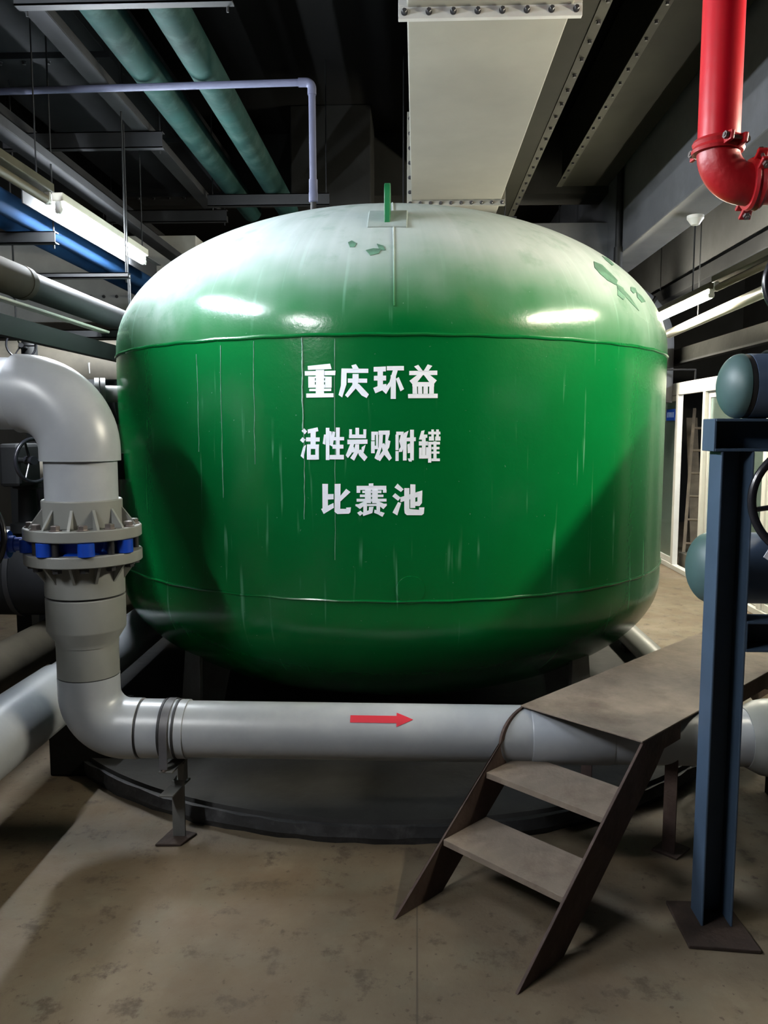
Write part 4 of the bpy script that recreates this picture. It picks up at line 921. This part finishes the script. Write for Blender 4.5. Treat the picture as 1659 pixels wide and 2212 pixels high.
# dark conduit down the beam face, big rings of a far duct
t = thing('drain_pipe', 'thin dark pipe running down the side of the concrete beam right of the pale duct', 'pipe', (1.835, 7.6, 3.4))
mesh_obj('pipe', MB().tube((1.835, 7.6, 2.95), (1.835, 7.6, 4.3), 0.030, seg=20), M_BLACK, t)
mesh_obj('socket', MB().tube((1.835, 7.6, 3.02), (1.835, 7.6, 3.25), 0.040, seg=20), M_BLACK, t)
t = thing('insulated_duct', 'fat grey ringed duct bend far back behind the right lamp', 'duct', (2.55, 9.3, 3.05))
P = [(1.0, 9.4, 3.0)] + arc((2.20, 9.4, 2.55), (0, 0, 1), (1, 0, 0), 0.45, 0, PI / 2, 14) + [(2.65, 9.4, 1.9)]
mesh_obj('bend', MB().sweep(P, 0.27, 40), M_CONC, t)
for a in (0.25, 0.75, 1.2):
    c = Vector((2.20 + 0.45 * math.sin(a), 9.4, 2.55 + 0.45 * math.cos(a))); d = Vector((math.cos(a), 0, -math.sin(a)))
    mesh_obj('ring_band', MB().lathe([(0.272, -0.02), (0.285, -0.015), (0.285, 0.015), (0.272, 0.02)], c, d, 40), M_CONCD, t)
mesh_obj('hanger_rod', MB().tube((1.6, 9.4, 3.25), (1.6, 9.4, 4.5), 0.008, seg=8), M_BLACK, t)
t = tray('steel cable tray below the second concrete beam at the right', 2.93, 3.10, 0.10, 2.0, 12, M_GALVD, 0.0, lip=0.13)
for y in (3.0, 6.5, 10.0):
    mesh_obj('hanger_rod', MB().tube((2.93, y, 3.1), (2.93, y, 4.5), 0.006, seg=8), M_GALVD, t)
bx = thing('wall_channel', 'dark horizontal steel channel above the glazed partition', 'channel', (3.02, 8.0, 2.5))
mesh_obj('channel', MB().box(3.0, 3.06, 3.0, 13.9, 2.34, 2.52), M_CONCD, bx, False, 0.004)
mesh_obj('lip', MB().box(2.97, 3.0, 3.0, 13.9, 2.34, 2.36), M_GALVD, bx, False)
cd = thing('wire_bracket', 'thin grey bracket above the partition beside the tank', 'bracket', (2.9, 9.0, 2.2))
mesh_obj('bar', MB().sweep([(2.30, 9.02, 2.25), (3.06, 9.02, 2.25)], 0.010, 8), M_GALVD, cd)
mesh_obj('bar', MB().sweep([(3.055, 9.02, 2.255), (3.055, 9.02, 2.02)], 0.010, 8), M_GALVD, cd)

# ================================================================== glazed partition
gp = thing('glass_partition', 'white-framed glazed partition with a half open sliding door at the right', 'partition', (2.97, 8.0, 0))
XP = 2.97
fr = MB()
fr.box(XP - 0.03, XP + 0.03, 4.3, 13.9, 1.985, 2.12); fr.box(XP - 0.035, XP + 0.035, 4.3, 13.9, 0.0, 0.055)
mesh_obj('frame', fr, M_ALU, gp, False, 0.004)
for y in (4.4, 5.6, 6.9, 8.40, 9.25, 10.9, 12.4):
    mesh_obj('mullion', MB().box(XP - 0.03, XP + 0.03, y - 0.035, y + 0.035, 0.05, 1.99), M_ALU, gp, False, 0.004)
def leaf(y0, y1, dx=0.0, sign=False):
    f = MB(); x0, x1 = XP + dx - 0.015, XP + dx + 0.015
    f.box(x0, x1, y0, y0 + 0.05, 0.06, 1.98); f.box(x0, x1, y1 - 0.05, y1, 0.06, 1.98)
    f.box(x0, x1, y0 + 0.05, y1 - 0.05, 0.06, 0.12); f.box(x0, x1, y0 + 0.05, y1 - 0.05, 1.92, 1.98)
    p = mesh_obj('sash', f, M_ALU, gp, False, 0.003)
    mesh_obj('pane', MB().box(XP + dx - 0.003, XP + dx + 0.003, y0 + 0.045, y1 - 0.045, 0.115, 1.925), M_GLASS, p, False)
    return p
leaf(4.44, 5.56); leaf(5.64, 6.86); leaf(6.94, 8.36, 0.02); lf = leaf(9.29, 10.86); leaf(10.94, 12.36)
s = mesh_obj('door_sign', MB().box(XP - 0.030, XP - 0.026, 9.31, 9.62, 1.70, 1.83), M_STICK, lf, False); s['label'] = 'blue door sign'
for k in range(5):
    y = 9.35 + 0.052 * k
    mesh_obj('sign_print', MB().box(XP - 0.0315, XP - 0.0295, y, y + 0.03, 1.735, 1.795), M_STICKW, s, False)
# what stands in the glazed room
lad = thing('ladder', 'old timber ladder leaning inside the open sliding door', 'ladder', (3.3, 9.8, 0))
a0_, a1_ = Vector((3.16, 9.50, 0.03)), Vector((3.48, 10.25, 1.85))
for k in (0, 1):
    o = Vector((0.30 * k, -0.12 * k, 0)); mesh_obj('rail', MB().bar(a0_ + o, a1_ + o, 0.035, 0.06), M_WOOD, lad, False)
for k in range(6):
    c = a0_.lerp(a1_, 0.12 + 0.15 * k); mesh_obj('rung', MB().tube(c, c + Vector((0.30, -0.12, 0)), 0.015, seg=10), M_WOOD, lad)
bd = thing('board', 'dark plank leaning beside the ladder in the glazed room', 'plank', (3.66, 10.7, 0))
mesh_obj('plank', MB().bar((3.62, 10.4, 0.02), (3.70, 11.0, 1.75), 0.14, 0.025), M_WOOD, bd, False)
bk = thing('carton', 'worn pale carton on the floor inside the sliding door', 'box', (3.2, 9.2, 0))
mesh_obj('carton', MB().box(3.06, 3.34, 9.05, 9.35, 0.0, 0.18), M_BEIGE, bk, False, 0.004)
mesh_obj('flap', MB().prism([(3.06, 9.05, 0.18), (3.34, 9.05, 0.18), (3.34, 8.92, 0.24), (3.06, 8.92, 0.24)], (0, 0, 0.004)), M_BEIGE, bk, False)
